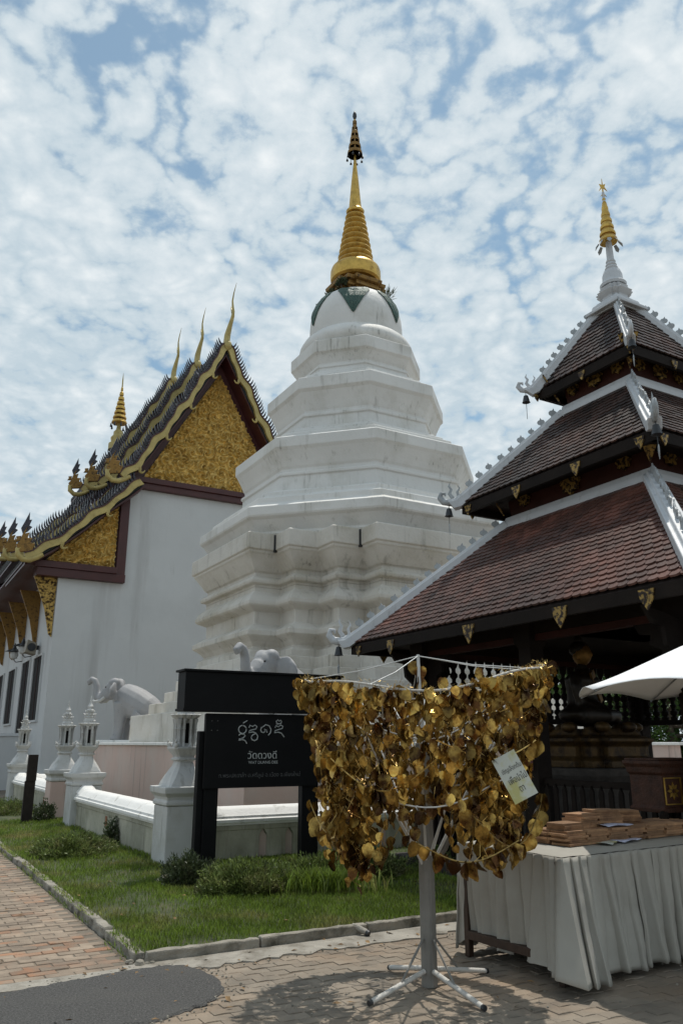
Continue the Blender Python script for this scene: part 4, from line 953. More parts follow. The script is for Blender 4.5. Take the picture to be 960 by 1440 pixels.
        for k in range(4):
            rot = Matrix.Rotation(k*PI/2, 4, 'Z')
            zc_ = (zt+zn)/2+.13
            for u, s in (((-.9, .10), (0, .16), (.9, .10)) if ti == 0 else ((-.42, .1), (0, .13), (.42, .1))):
                hh = s*1.05
                q_ = [(u+s*math.cos(a)*(1+.16*math.cos(8*a)), zc_+hh*math.sin(a)*(1+.16*math.cos(8*a))) for a in np.linspace(0, 2*PI, 33)[:-1]]
                MB().prism(q_, -e1-.012, -e1+.03).xform(rot).build('gilded_rosette', 'goldstencil', nk)
            # corner plate under the hip
            s = .2 if ti == 0 else .15; c_ = e1-.03
            pl_ = MB(); d_ = Vector((-1, -1, 0)).normalized(); sd = Vector((1, -1, 0)).normalized()
            pts = [Vector((-c_, -c_, zc_+.28))+d_*.28-sd*s*.9, Vector((-c_, -c_, zc_+.28))+d_*.28+sd*s*.9, Vector((-c_, -c_, zc_-.16))+d_*.06]
            pl_.add(pts+[p+d_*.02 for p in pts], [(0, 1, 2), (5, 4, 3), (0, 3, 4, 1), (1, 4, 5, 2), (2, 5, 3, 0)]); pl_.xform(rot).build('corner_plate', 'goldstencil', nk)
    # small fretwork drops below the eave
    if ti == 0: drops = [(-2.75, .1), (-1.9, .13), (-.2, .15), (1.3, .15), (2.4, .13)]
    elif ti == 1: drops = [(-1.6, .1), (-.55, .12), (.55, .12), (1.55, .1)]
    else: drops = [(-.9, .08), (0, .09), (.9, .08)]
    for k in range(4):
        rot = Matrix.Rotation(k*PI/2, 4, 'Z')
        for u, s in drops:
            MB().prism([(u-s*.7, ze-.06), (u+s*.7, ze-.06), (u+s*.55, ze-.06-s*.7), (u, ze-.06-s*1.5), (u-s*.55, ze-.06-s*.7)], -e0-.018, -e0-.003).xform(rot).build('eave_drop', 'goldstencil', rf)
# spire
sp = MB(); sp.loft([sq(.33, 7.90), sq(.33, 7.95), sq(.26, 7.98), sq(.24, 8.06), sq(.2, 8.1)]); sp.build('spire_plinth', 'hip', pv, bevel=.01)
MB().loft([star4(r, z) for r, z in ((.17, 8.101), (.17, 8.16), (.21, 8.2), (.24, 8.24), (.17, 8.28), (.19, 8.33), (.15, 8.36))]).build('spire_base', 'hip', pv, bevel=.006)
MB().lathe([(.19, 8.361), (.2, 8.4), (.17, 8.44), (.155, 8.47), (.15, 8.56), (.125, 8.64), (.09, 8.67), (.1, 8.69), (.075, 8.73), (.085, 8.75), (.065, 8.79), (.075, 8.81), (.055, 8.86), (.05, 9.1), (.03, 9.4), (.02, 10.1)], 24).build('spire_bell', 'hip', pv, smooth=40)
hp = MB(); zb = 9.17
for k in range(6):
    r = .135*(1-k/8); za = zb+k*.118
    hp.lathe([(r, za), (r*1.06, za+.015), (r*1.0, za+.05), (r*.82, za+.085), (r*.76, za+.118), (r*.7, za+.118), (r*.78, za+.07), (r*.95, za+.01)], 20)
hp.build('spire_parasol', 'gold', pv, smooth=40)
MB().lathe([(.03, 9.86), (.035, 9.9), (.02, 9.93), (.03, 9.97), (.012, 10.0), (.012, 10.2), (.004, 10.36)], 10).build('spire_tip', 'gold', pv, smooth=50)
vn = MB(); vn.prism([(-.07, 10.12), (.0, 10.19), (.07, 10.12), (.03, 10.2), (.05, 10.26), (0, 10.24), (-.05, 10.26), (-.03, 10.2)], -.006, .006); vn.prism([(-.05, 10.02), (0, 10.06), (.05, 10.02), (.0, 10.1)], -.006, .006); vn.xform(Matrix.Rotation(R(-30), 4, 'Z')).build('weather_vane', 'gold', pv)
for j in range(8):
    a = j*PI/4; d_ = Vector((math.cos(a), math.sin(a), 0)); u_ = Vector((-math.sin(a), math.cos(a), 0))
    c_ = d_*.14+Vector((0, 0, zb-.005)); pts = [c_-u_*.025, c_+u_*.025, c_+u_*.035+d_*.05-Vector((0, 0, .07)), c_+d_*.06-Vector((0, 0, .11)), c_-u_*.035+d_*.05-Vector((0, 0, .07))]
    MB().add(pts+[p+d_*.008 for p in pts], [(0, 1, 2, 3, 4), (9, 8, 7, 6, 5), (0, 5, 6, 1), (1, 6, 7, 2), (2, 7, 8, 3), (3, 8, 9, 4), (4, 9, 5, 0)]).build('parasol_drop', 'greyorn', pv)
# posts, beams, floor
CH = 2.2
MB().box(-2.55, 2.55, -2.55, 2.55, -.05, .16).build('floor', 'stone', pv, bevel=.02)
for x in (-CH, 0, CH):
    for y in (-CH, 0, CH):
        if x == 0 and y == 0: continue
        if x == 0 and y == -CH: continue
        p_ = MB(); p_.loft([sq(.15, .161), sq(.15, .3), sq(.11, .33), sq(.105, 2.7), sq(.14, 2.76), sq(.15, 2.9), sq(.15, 3.1)]); p_.xform(Matrix.Translation((x, y, 0))); p_.build('post', 'darkwood', pv, bevel=.01)
for k in range(4):
    rot = Matrix.Rotation(k*PI/2, 4, 'Z')
    MB().box(-CH+.16, CH-.16, -CH-.08, -CH+.08, 2.86, 3.06).xform(rot).build('beam', 'darkwood', pv)
    MB().box(-CH+.16, CH-.16, -CH-.05, -CH+.05, 2.78, 2.858).xform(rot).build('frieze_rail', 'redwood', pv)
# turned baluster screens high on the two rear sides (their gaps show the stupa and trees beyond)
bal_me = MB().lathe([(.05, 1.96), (.058, 2.0), (.03, 2.02), (.058, 2.05), (.058, 2.09), (.03, 2.11), (.03, 2.15), (.058, 2.18), (.03, 2.21), (.03, 2.25), (.06, 2.28), (.06, 2.33), (.03, 2.36), (.03, 2.40), (.058, 2.43), (.03, 2.46), (.03, 2.50), (.058, 2.53), (.058, 2.57), (.03, 2.60), (.03, 2.64), (.055, 2.68), (.06, 2.78)], 8).mesh('baluster', 'darkwood', 40)
for k in (1, 2, 3):
    if k == 3: continue
    rot = Matrix.Rotation(k*PI/2, 3, 'Z')
    MB().box(-CH+.11, CH-.11, -CH-.06, -CH+.06, 1.88, 1.959).xform(Matrix.Rotation(k*PI/2, 4, 'Z')).build('screen_rail', 'darkwood', pv)
    for i in range(25):
        u = -CH+.18+i*(2*CH-.36)/24
        if abs(u) < .13: continue
        inst('baluster', bal_me, pv, rot @ Vector((u, -CH, 0)))
# lower panelled parapet on the rear sides, open front sides with carved brackets
for k in (1, 2):
    rot = Matrix.Rotation(k*PI/2, 4, 'Z')
    MB().box(-CH+.11, CH-.11, -CH-.03, -CH+.03, .17, 1.2).xform(rot).build('parapet_panel', 'darkwood', pv)
for k in range(4):
    rot = Matrix.Rotation(k*PI/2, 4, 'Z')
    for s in (-1, 1):
        q_ = [(s*(CH-.12), 2.78), (s*(CH-.62), 2.78), (s*(CH-.56), 2.68), (s*(CH-.42), 2.66), (s*(CH-.44), 2.56), (s*(CH-.3), 2.5), (s*(CH-.32), 2.38), (s*(CH-.2), 2.34), (s*(CH-.22), 2.2), (s*(CH-.12), 2.05)]
        MB().prism(q_, -CH-.025, -CH+.025).xform(rot).build('carved_bracket', 'darkwood', pv)
        # flying bracket outwards under the eave
    q_ = [(-CH-.1, 2.75), (-CH-.62, 2.86), (-CH-.5, 2.7), (-CH-.36, 2.68), (-CH-.34, 2.5), (-CH-.22, 2.4), (-CH-.24, 2.2), (-CH-.11, 2.0)]
    for s in (-1, 1): MB().prism(q_, s*CH-.025, s*CH+.025).xform(rot).build('eave_bracket', 'darkwood', pv)

# wind bells hanging from the naga corners (things of their own)
def wind_bell(p, sc, lab):
    t = empty('wind_bell', p, RZ+PI/4); tag(t, lab, 'bell', 'wind bells on the pavilion corners')
    MB().tube([(0, 0, .3*sc), (.015, 0, .26*sc), (0, 0, .2*sc)], .006, 5).build('hook', 'greyblack', t)
    MB().lathe([(.01, .2*sc), (.03*sc, .19*sc), (.04*sc, .15*sc), (.05*sc, .1*sc), (.058*sc, .09*sc), (.045*sc, .088*sc), (.005, .13*sc)], 12).build('bell', 'greyblack', t, smooth=50)
    MB().tube([(0, 0, .12*sc), (0, 0, -.02*sc)], .004, 4).build('clapper_cord', 'greyblack', t)
    MB().prism([(0, -.16*sc), (.035*sc, -.1*sc), (.045*sc, -.05*sc), (.02*sc, -.015*sc), (0, -.025*sc), (-.02*sc, -.015*sc), (-.045*sc, -.05*sc), (-.035*sc, -.1*sc)], -.004, .004).build('heart_plate', 'greyorn', t)
for ti, (kx, ky), nmz in ((0, (-1, 1), 'lowest pavilion roof corner above the sign'), (1, (-1, 1), 'middle pavilion roof corner beside the stupa'), (2, (-1, 1), 'top pavilion roof corner against the sky'), (1, (-1, -1), 'middle pavilion roof corner nearest the table'), (2, (-1, -1), 'top pavilion roof corner nearest the table')):
    e0, ze = tiers[ti][0], tiers[ti][1]
    wind_bell(frame(PC, kx*(e0+.14), ky*(e0+.14), ze-.28), (1.25, 1.15, 1.1)[ti], 'small dark wind bell with heart plate under the '+nmz)
# ---- inside the pavilion: altar, seated statue, picket rails
def pvp(x, y, z=0): return frame(PC, x, y, z)
al = empty('altar', pvp(-.55, .75, .16), RZ); tag(al, 'dark tiered stone and gilded altar inside the timber pavilion', 'altar')
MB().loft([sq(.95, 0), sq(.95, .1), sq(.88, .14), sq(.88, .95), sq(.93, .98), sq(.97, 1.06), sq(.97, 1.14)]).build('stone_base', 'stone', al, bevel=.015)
MB().loft([star4(r, z) for r, z in ((.72, 1.141), (.72, 1.22), (.64, 1.28), (.64, 1.4), (.7, 1.46), (.7, 1.5), (.58, 1.54), (.55, 1.62))]).build('gilded_tier', 'shadegold', al, bevel=.01)
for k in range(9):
    a = k*2*PI/9; MB().ell((.6*math.cos(a), .6*math.sin(a), 1.64), (.11, .11, .07), 8, 5).build('lotus_petal', 'shadegold', al, smooth=60)
sx = empty('seated_statue', pvp(-.62, .72, .16+1.66), RZ-PI/2+R(25)); tag(sx, 'seated dark bronze figure with gilded face on the pavilion altar', 'statue')
b = MB(); b.ell((0, 0, .14), (.34, .5, .15), 14, 8); b.tube([(0, 0, .15), (-.02, 0, .4), (0, 0, .62), (0, 0, .72)], [.24, .2, .24, .14], 12, 1.2)
for s in (-1, 1):
    b.tube([(0, s*.26, .66), (.02, s*.34, .5), (.05, s*.32, .32), (.18, s*.18, .24), (.26, s*.04, .24)], [.09, .08, .07, .06, .05], 8)
    b.tube([(.02, s*.2, .14), (.2, s*.42, .12), (.34, s*.2, .12), (.36, -s*.1, .14)], [.14, .13, .1, .07], 8)
b.tube([(0, 0, .68), (.01, 0, .84)], [.08, .075], 8)
remesh(b.build('body', 'bronze', sx), .03, 4)
hd = MB(); hd.ell((.02, 0, .96), (.135, .12, .16), 14, 10); hd.ell((.15, 0, .95), (.025, .02, .035), 8, 6)
for s in (-1, 1): hd.ell((0, s*.125, .93), (.03, .016, .075), 8, 6)
hd.tube([(.11, -.04, .885), (.125, 0, .88), (.11, .04, .885)], .014, 6)
remesh(hd.build('head', 'golddark', sx), .012, 2)
hr = MB(); hr.ell((-.02, 0, 1.03), (.135, .13, .12), 14, 8); hr.ell((-.02, 0, 1.15), (.06, .06, .06), 10, 6); hr.lathe([(.05, 1.18), (.03, 1.26), (.005, 1.36)], 8, (-.02, 0)); hr.build('hair', 'bronze', sx, smooth=60)
MB().prism([(-.22, .68), (-.1, .74), (.2, .34), (.1, .30)], .17, .2, 'yz').build('sash', 'golddark', sx)
for side, (k, gap) in enumerate(((3, None), (0, None))):
    rot = Matrix.Rotation(k*PI/2, 4, 'Z')
    for s in (0, 1):
        u0, u1 = (-CH+.11, -.11) if s == 0 else (.11, CH-.11)
        if k == 0: u0, u1 = ((-CH+.11, -1.0) if s == 0 else (1.0, CH-.11))
        t = empty('picket_rail', PC, RZ+k*PI/2); tag(t, 'dark timber picket rail between pavilion posts '+('on the left side, near half' if (k == 3 and s == 1) else 'on the left side, far half' if k == 3 else 'on the table side, left' if s == 0 else 'on the table side, right'), 'railing', 'picket rails of the pavilion')
        MB().box(u0, u1, -CH-.035, -CH+.035, 1.14, 1.21).build('top_rail', 'darkwood', t); MB().box(u0, u1, -CH-.03, -CH+.03, .3, .36).build('bottom_rail', 'darkwood', t)
        n = int((u1-u0)/.13)
        pk = MB().prism([(-.028, 0), (.028, 0), (.028, .9), (0, .96), (-.028, .9)], -.012, .012).mesh('picket', 'darkwood')
        for i in range(n): inst('picket', pk, t, (u0+(i+.5)*(u1-u0)/n, -CH-.05, .2))
gp = pvp(-CH-.16, .0, 0)
t = empty('ribbon_garland', gp, RZ); tag(t, 'faded pink cloth ribbons tied round a pavilion post', 'ribbon')
M['pinkcloth'] = mat('faded_pink_cloth', (.22, .09, .085), .8, var=.3, vs=12, bump=.3)
MB().lathe([(.03, 1.72), (.06, 1.9), (.055, 2.1), (.07, 2.2), (.05, 2.25)], 8).build('knot', 'pinkcloth', t, smooth=50)
MB().loft([[(-.05, -.02, z), (.05, -.03, z), (.04, .0, z), (-.05, .01, z)] for z in (1.75, 1.5, 1.3)]).build('tail', 'pinkcloth', t)

# ================================================================== SIGN
SO = at_z(290, 1232)
sg = empty('temple_sign', SO, RZ); tag(sg, 'black timber temple name board on two posts with white lettering on the lawn', 'sign')
for x0, x1 in ((-.10, .09), (1.30, 1.49)):
    MB().box(x0, x1, -.06, .06, -.06, 1.97).build('post', 'black', sg, bevel=.006)
MB().box(-.185, -.102, -.02, .09, -.06, 1.75).build('rear_post', 'black', sg, bevel=.006)
MB().box(1.492, 1.57, -.02, .09, -.06, 1.75).build('rear_post', 'black', sg, bevel=.006)
pn = MB().box(-.13, 1.52, -.095, -.063, 1.04, 1.975).build('name_panel', 'black', sg, bevel=.004)
tb = MB().box(-.46, 1.86, -.16, .14, 1.995, 2.50).build('header_board', 'black', sg, bevel=.006)
MB().box(-.49, 1.89, -.19, .17, 2.501, 2.53).build('header_cap', 'black', sg, bevel=.004)
MB().box(-.475, 1.875, -.175, .155, 2.0, 2.03).build('header_trim', 'black', sg)
for z in (1.88, 1.76):
    for x in (-.05, .03): MB().lathe([(.008, 0), (.008, .006), (.003, .01)], 8).xform(Matrix.Translation((x, -.095, z)) @ Matrix.Rotation(PI/2, 4, 'X')).build('bolt', 'letterdim', sg)
FP = frame(SO, 0, -.0955)
def spx(zx, zy):
    p = on_plane(280+zx/6.0, 1000+zy/6.0, FP, AV); l = local(SO, p); return (l[0], -.0985, l[2])
glyphs = [[(370, 102), (405, 80)], [(365+33*math.cos(a), 155+34*math.sin(a)) for a in np.linspace(0, 2*PI, 15)],
          [(333, 205), (350, 192), (378, 196), (388, 208), (372, 226), (338, 236), (332, 246), (362, 240), (386, 248), (402, 274)],
          [(420, 140), (428, 120), (450, 130), (470, 118), (487, 130), (480, 150), (450, 158), (424, 166), (418, 182), (452, 176), (478, 186), (494, 210), (488, 238), (466, 250), (444, 240), (438, 218), (452, 200), (478, 190)],
          [(525, 176), (518, 158), (526, 138), (545, 128), (560, 114), (590, 124), (606, 156), (600, 184), (582, 204)], [(525, 176), (542, 184), (556, 168), (550, 152), (566, 160), (572, 182)],
          [(654, 100), (650, 86), (664, 74), (676, 86), (684, 76), (696, 88), (690, 104), (662, 108), (650, 108)],
          [(640, 142), (646, 124), (668, 132), (686, 118), (706, 128), (700, 148), (668, 156), (640, 166), (634, 182), (664, 178), (692, 186), (716, 218)]]
gm = MB()
for st_ in glyphs: gm.tube([spx(*p) for p in st_], .0075, 5)
gm.build('northern_script_lettering', 'letter', pn, smooth=60)
def fit_text(nm, body, zx0, zx1, zyb, mt, par):
    a = spx(zx0, zyb); b = spx(zx1, zyb)
    cu = bpy.data.curves.new(nm, 'FONT'); cu.body = body; cu.size = 1; cu.resolution_u = 3; cu.extrude = .012
    t_ = bpy.data.objects.new(nm, cu); col.objects.link(t_); bpy.context.view_layer.update()
    me = bpy.data.meshes.new_from_object(t_.evaluated_get(bpy.context.evaluated_depsgraph_get())); bpy.data.objects.remove(t_); bpy.data.curves.remove(cu)
    xs = [v.co.x for v in me.vertices]; s = (b[0]-a[0])/(max(xs)-min(xs))
    me.transform(Matrix.Translation((a[0]-min(xs)*s, -.0975, a[2])) @ Matrix.Rotation(PI/2, 4, 'X') @ Matrix.Scale(s, 4))
    me.materials.clear(); me.materials.append(M[mt]); o = bpy.data.objects.new(nm, me); col.objects.link(o); o.parent = par; return o
fit_text('thai_lettering', 'วัดดวงดี', 410, 652, 402, 'letter', pn)
fit_text('latin_lettering', 'WAT DUANG DEE', 415, 662, 445, 'letter', pn)
fit_text('address_lettering', 'ถ.พระปกเกล้า ต.ศรีภูมิ อ.เมือง จ.เชียงใหม่', 165, 850, 562, 'letterdim', pn)

# dark wooden post on the lawn
wo = at_z(37, 1160)
t = empty('wooden_post', wo, RZ); tag(t, 'dark brown timber marker post standing on the lawn strip beside the path', 'post')
MB().box(-.09, .09, -.06, .06, -.08, 1.36).build('shaft', 'postwood', t, bevel=.008)
MB().box(-.11, -.092, -.05, .05, -.06, .85).build('side_slat', 'postwood', t, bevel=.004)
MB().box(-.095, .095, -.08, -.062, .85, 1.37).build('face_board', 'postwood', t, bevel=.004)

# shrubs on the lawn
def on_lawn(px, py): p = at_z(px, py); return Vector((p.x, p.y, .04))
GRP = 'shrubs on the lawn'
bush('spreading_shrub', on_lawn(100, 1207), .62, .72, .34, 5200, .05, 'shrub', 'low bright green spreading shrub beside the path and near court wall', GRP, aspect=.35, rzrot=RZ)
bush('spreading_shrub', on_lawn(12, 1148), .6, .8, .34, 2600, .055, 'shrub', 'low green shrub next to the dark wooden post', GRP, aspect=.35)
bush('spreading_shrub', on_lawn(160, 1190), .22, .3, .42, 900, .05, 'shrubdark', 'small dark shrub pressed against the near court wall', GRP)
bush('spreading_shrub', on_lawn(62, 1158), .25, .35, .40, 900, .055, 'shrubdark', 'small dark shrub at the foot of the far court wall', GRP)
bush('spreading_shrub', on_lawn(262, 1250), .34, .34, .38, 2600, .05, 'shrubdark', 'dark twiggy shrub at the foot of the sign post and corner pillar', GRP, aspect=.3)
bush('spreading_shrub', on_lawn(345, 1262), .62, .42, .34, 5200, .048, 'shrub', 'wide straggly green shrub in front of the black sign', GRP, aspect=.3)
bush('spreading_shrub', on_lawn(440, 1250), .5, .42, .36, 4200, .05, 'shrub', 'green shrub under the hanging gold leaves beside the sign', GRP, aspect=.3)
bush('spreading_shrub', on_lawn(525, 1237), .44, .42, .34, 3800, .045, 'shrub', 'rounded dense green shrub behind the gold leaf tree pole', GRP, aspect=.4)
bush('spreading_shrub', on_lawn(615, 1222), .5, .4, .3, 2400, .045, 'shrub', 'green shrub between the pavilion floor and the gold leaf tree', GRP, aspect=.4)
# long grass tuft
n = 900; c0 = on_lawn(455, 1262); A_ = rng.uniform(0, 2*PI, n)
P_ = np.stack([c0.x+rng.normal(0, .28, n), c0.y+rng.normal(0, .12, n), np.full(n, .04)], 1)
T_ = np.stack([np.cos(A_)*.6, np.sin(A_)*.6, np.ones(n)], 1); U_ = np.stack([-np.sin(A_), np.cos(A_), np.zeros(n)], 1)
tag(soup('long_grass', 'grass', None, P_, T_, U_, rng.uniform(.15, .34, n), .05, .16), 'tuft of long grass blades in front of the sign shrubs', 'grass', kind='stuff')

# pipe stub on the kerb
kp = at_z(507, 1311, .03)
t = empty('pipe_stub', kp, R(-35)); tag(t, 'short pale pipe stub lying against the front kerb', 'pipe')
MB().tube([(-.085, 0, .045), (-.05, 0, .04), (.06, 0, .005)], [.018, .024, .026], 10).build('tube', 'cement', t, smooth=50)
MB().tube([(.061, 0, .005), (.085, 0, -.004)], [.028, .026], 10).build('end_cap', 'greyblack', t, smooth=50)

# ================================================================== GOLD LEAF TREE
TO = at_z(604, 1387); TO.z = 0
tr = empty('gold_leaf_tree', TO, 0); tag(tr, 'metal donation tree hung with curtains of gold foil leaves on a pole', 'leaf tree')
MB().loft([[(.058*math.cos(a), .058*math.sin(a), z) for a in [PI/8+k*PI/4 for k in range(8)]] for z in (.0, .3, 1.0, 1.6)]).build('pole', 'pole', tr, bevel=.004)
MB().tube([(0, 0, 1.59), (-.015, 0, 1.9), (-.02, 0, 2.25)], [.022, .016, .012], 8).build('mast', 'wire', tr, smooth=50)
for fx, fy in ((-.42, -.44), (.275, -.54), (-.25, .37), (.435, .28)):
    d = Vector((fx, fy, 0)); L_ = d.length; m = MB(); pts = []; rad = []
    for i in range(49):
        s = i/48; pts.append(d*(.06/L_+(1-.06/L_)*s)+Vector((0, 0, .10-.075*s+.0*s))); rad.append(.0145 if i % 2 else .018)
    ft = m.tube(pts, rad, 10).build('foot', 'ropewhite', tr, smooth=60)
    MB().tube([d*.99+Vector((0, 0, .025)), d*1.03+Vector((0, 0, .023))], [.019, .018], 8).build('rubber_cap', 'greyblack', ft)
    MB().tube([d*.1+Vector((0, 0, .30)), d*.5+Vector((0, 0, .075))], .008, 6).build('strut', 'pole', tr)
RR = .90
def rim(a, r=1.0):
    wob = .03*math.sin(3*a+1)
    return Vector((RR*r*math.cos(a)*(1+wob), RR*r*math.sin(a)*(1+wob*.5), 2.03+.055*math.cos(a)+.085*math.cos(2*a)+.02*math.sin(5*a)))
MB().tube([rim(2*PI*i/72) for i in range(73)], .008, 6).build('rim_wire', 'ropewhite', tr, smooth=60)
MB().tube([rim(2*PI*i/60, .62)+Vector((0, 0, -.3)) for i in range(61)], .005, 5).build('inner_ring', 'wire', tr)
MB().tube([rim(2*PI*i/60, .78)+Vector((0, 0, -.72)) for i in range(61)], .005, 5).build('lower_ring', 'wire', tr)
for k in range(10):
    a = 2*PI*(k+.3)/10; e_ = rim(a, .98); s = Vector((.05*math.cos(a), .05*math.sin(a), .78+.03*(k % 3)))
    MB().tube([s, s.lerp(e_, .3)+Vector((0, 0, .03)), s.lerp(e_, .7)+Vector((0, 0, .02)), e_], [.011, .008, .006, .005], 6).build('branch', 'wire', tr)
    if k % 2 == 0:
        q0 = s.lerp(e_, .45); a2 = a+.35
        MB().tube([q0, q0.lerp(rim(a2, .95), .6)+Vector((0, 0, .04)), rim(a2, .95)], [.006, .005, .004], 5).build('twig', 'wire', tr)
for a in (PI*.98, PI*.12, PI*1.35, PI*1.8, PI*.5):
    MB().tube([(-.02, 0, 2.24), (Vector((-.02, 0, 2.24))+rim(a))/2+Vector((0, 0, -.02)), rim(a)], .004, 5).build('stay_wire', 'wire', tr)
for a, z in ((PI*1.1, 1.72), (PI*1.9, 1.70), (PI*1.5, 1.6), (PI*1.3, 1.35)):
    MB().tube([(0, 0, z), (RR*.85*math.cos(a), RR*.85*math.sin(a), z+.03)], .005, 5).build('cross_wire', 'wire', tr)
MB().tube([(.03, .01, .76), (.13, -.03, .88), (.21, -.04, 1.05)], [.025, .022, .02], 8).build('pole_brace', 'pole', tr, smooth=50)
# leaves
leaf_meshes = []
hl = [(0, 0), (.02, .006), (.041, -.01), (.05, -.038), (.044, -.066), (.024, -.09), (.004, -.106), (-.004, -.106), (-.024, -.09), (-.044, -.066), (-.05, -.038), (-.041, -.01), (-.02, .006)]
for i in range(5):
    q = random.Random(i+3); cup = q.uniform(.01, .03); cl = q.uniform(-.02, .02)
    def yy(x, z): return cup*((x/.045)**2)*(1 if i % 2 else -1)+cl*(z/.12)**2+.004*math.sin(z*90+i)
    top = [(x*q.uniform(.93, 1.07), 0, z) for x, z in hl]; top = [(x, yy(x, z), z) for x, _, z in top]
    cen = (0, yy(0, -.05)-.003, -.05)
    b = MB(); b.add(top+[cen], [(j, (j+1) % len(hl), len(hl)) for j in range(len(hl))])
    me = b.mesh('leaf', 'leaf', 60); leaf_meshes.append(me)
leaves = []; strings = MB()
def string(p0, p1, step, jit=.03, swing=.35, face=None):
    n = max(2, int((p1-p0).length/step)); pts = []
    for i in range(n+1):
        s = i/n; p = p0.lerp(p1, s)+Vector((random.gauss(0, jit), random.gauss(0, jit), random.gauss(0, jit*.4))); pts.append(p)
        if random.random() < .96: leaves.append((p+Vector((random.gauss(0, .02), random.gauss(0, .02), 0)), random.uniform(0, 2*PI), random.gauss(0, swing), random.gauss(0, swing), random.uniform(.55, .88)))
    strings.tube([p for p in pts], .0022, 4)
ns = 108
for k in range(ns):
    a = 2*PI*(k+random.uniform(-.3, .3))/ns; p0 = rim(a)
    side = abs(math.cos(a)); front = -math.sin(a)
    ln = .45+.78*side**1.3+random.uniform(-.12, .12)+(.22 if front > .4 and random.random() < .6 else 0)
    inw = .90-.26*(ln/1.2)
    p1 = Vector((p0.x*inw, p0.y*inw, p0.z-ln))
    string(p0, p1, .052)
    # dense fringe under the rim
    for q_ in range(3):
        a3 = a+random.uniform(-.06, .06); leaves.append((rim(a3)+Vector((0, 0, random.uniform(-.14, 0))), random.uniform(0, 2*PI), random.gauss(0, .3), random.gauss(0, .3), random.uniform(.55, .88)))
for k in range(20):      # inner strings from branches and rings
    a = 2*PI*random.random(); r = random.uniform(.25, .8); z = 1.9-.2*random.random(); p0 = Vector((RR*r*math.cos(a), RR*r*math.sin(a), z))
    ln = random.uniform(.45, .85); string(p0, p0+Vector((random.gauss(0, .05), random.gauss(0, .05), -ln)), .075)
for k in range(7):      # lower right cluster and festoons along the lower ring
    a = -PI*.5+random.uniform(.15, 1.5); r = random.uniform(.45, .85); p0 = Vector((RR*r*math.cos(a), RR*r*math.sin(a), 1.45)); string(p0, p0+Vector((-.05, 0, -.62+random.uniform(-.05, .12))), .06)
for k in range(9):
    a = PI*1.05+random.uniform(-.25, .42); r = random.uniform(.7, .95); p0 = Vector((RR*r*math.cos(a), RR*r*math.sin(a), 1.5)); string(p0, p0+Vector((.12, 0, -.68+random.uniform(-.06, .1))), .06)
for a0, a1, z, dip in ((PI*.95, PI*1.3, 1.75, .28), (PI*1.2, PI*1.5, 1.5, .2), (PI*1.55, PI*1.95, 1.25, .3), (PI*1.5, PI*1.85, 1.62, .12), (PI*1.45, PI*1.72, 1.0, .12), (PI*1.0, PI*1.25, 1.2, .2)):
    pts = []
    for i in range(18):
        s = i/17; a = a0+(a1-a0)*s; r = .93-.1*math.sin(PI*s); p = Vector((RR*r*math.cos(a), RR*r*math.sin(a), z-dip*math.sin(PI*s))); pts.append(p)
        if i % 2 == 0 or random.random() < .7: leaves.append((p, random.uniform(0, 2*PI), random.gauss(0, .3), random.gauss(0, .3), random.uniform(.75, 1.15)))
    strings.tube(pts, .005, 5)
tag(strings.build('garland_strings', 'tinsel', tr), kind='stuff')
for s in ((0, 0, 2.16), (-.05, 0, 2.2), (-.01, 0, 2.08), (.42, -.2, 2.13), (.45, -.2, 2.06), (.2, .3, 2.1)): leaves.append((Vector(s), random.gauss(0, .5), 0.1, .1, .95))
leaves.sort(key=lambda l: l[0].y)
rest = MB(); kk = 0
for i, (p, rz_, rx_, ry_, sc) in enumerate(leaves):
    e_ = Euler((rx_, ry_, rz_), 'XYZ'); me = leaf_meshes[i % 5]
    if kk < 300 and p.y < .1: kk += 1; inst('leaf', me, tr, p, e_, sc)
    else:
        mt_ = Matrix.Translation(p) @ e_.to_matrix().to_4x4() @ Matrix.Scale(sc, 4); rest.add([mt_ @ v.co for v in me.vertices], [tuple(f.vertices) for f in me.polygons])
tag(rest.build('inner_leaves', 'leaf', tr, smooth=60), kind='stuff')
# tinsel: fine gold fuzz along rim and strings
n = 5200; A_ = rng.uniform(0, 2*PI, n); Pt = np.array([list(rim(a)) for a in A_]); drop = np.where(rng.random(n) < .35, 0, rng.uniform(0, 1.05, n)*(.35+.65*np.abs(np.cos(A_))))
Pt[:, 2] -= drop; Pt[:, :2] *= (1-.28*drop/1.2)[:, None]; Pt += rng.normal(0, .018, (n, 3))
tag(soup('tinsel', 'tinsel', tr, Pt, rng.normal(0, 1, (n, 3)), rng.normal(0, 1, (n, 3)), rng.uniform(.015, .045, n), .09, 0), kind='stuff')
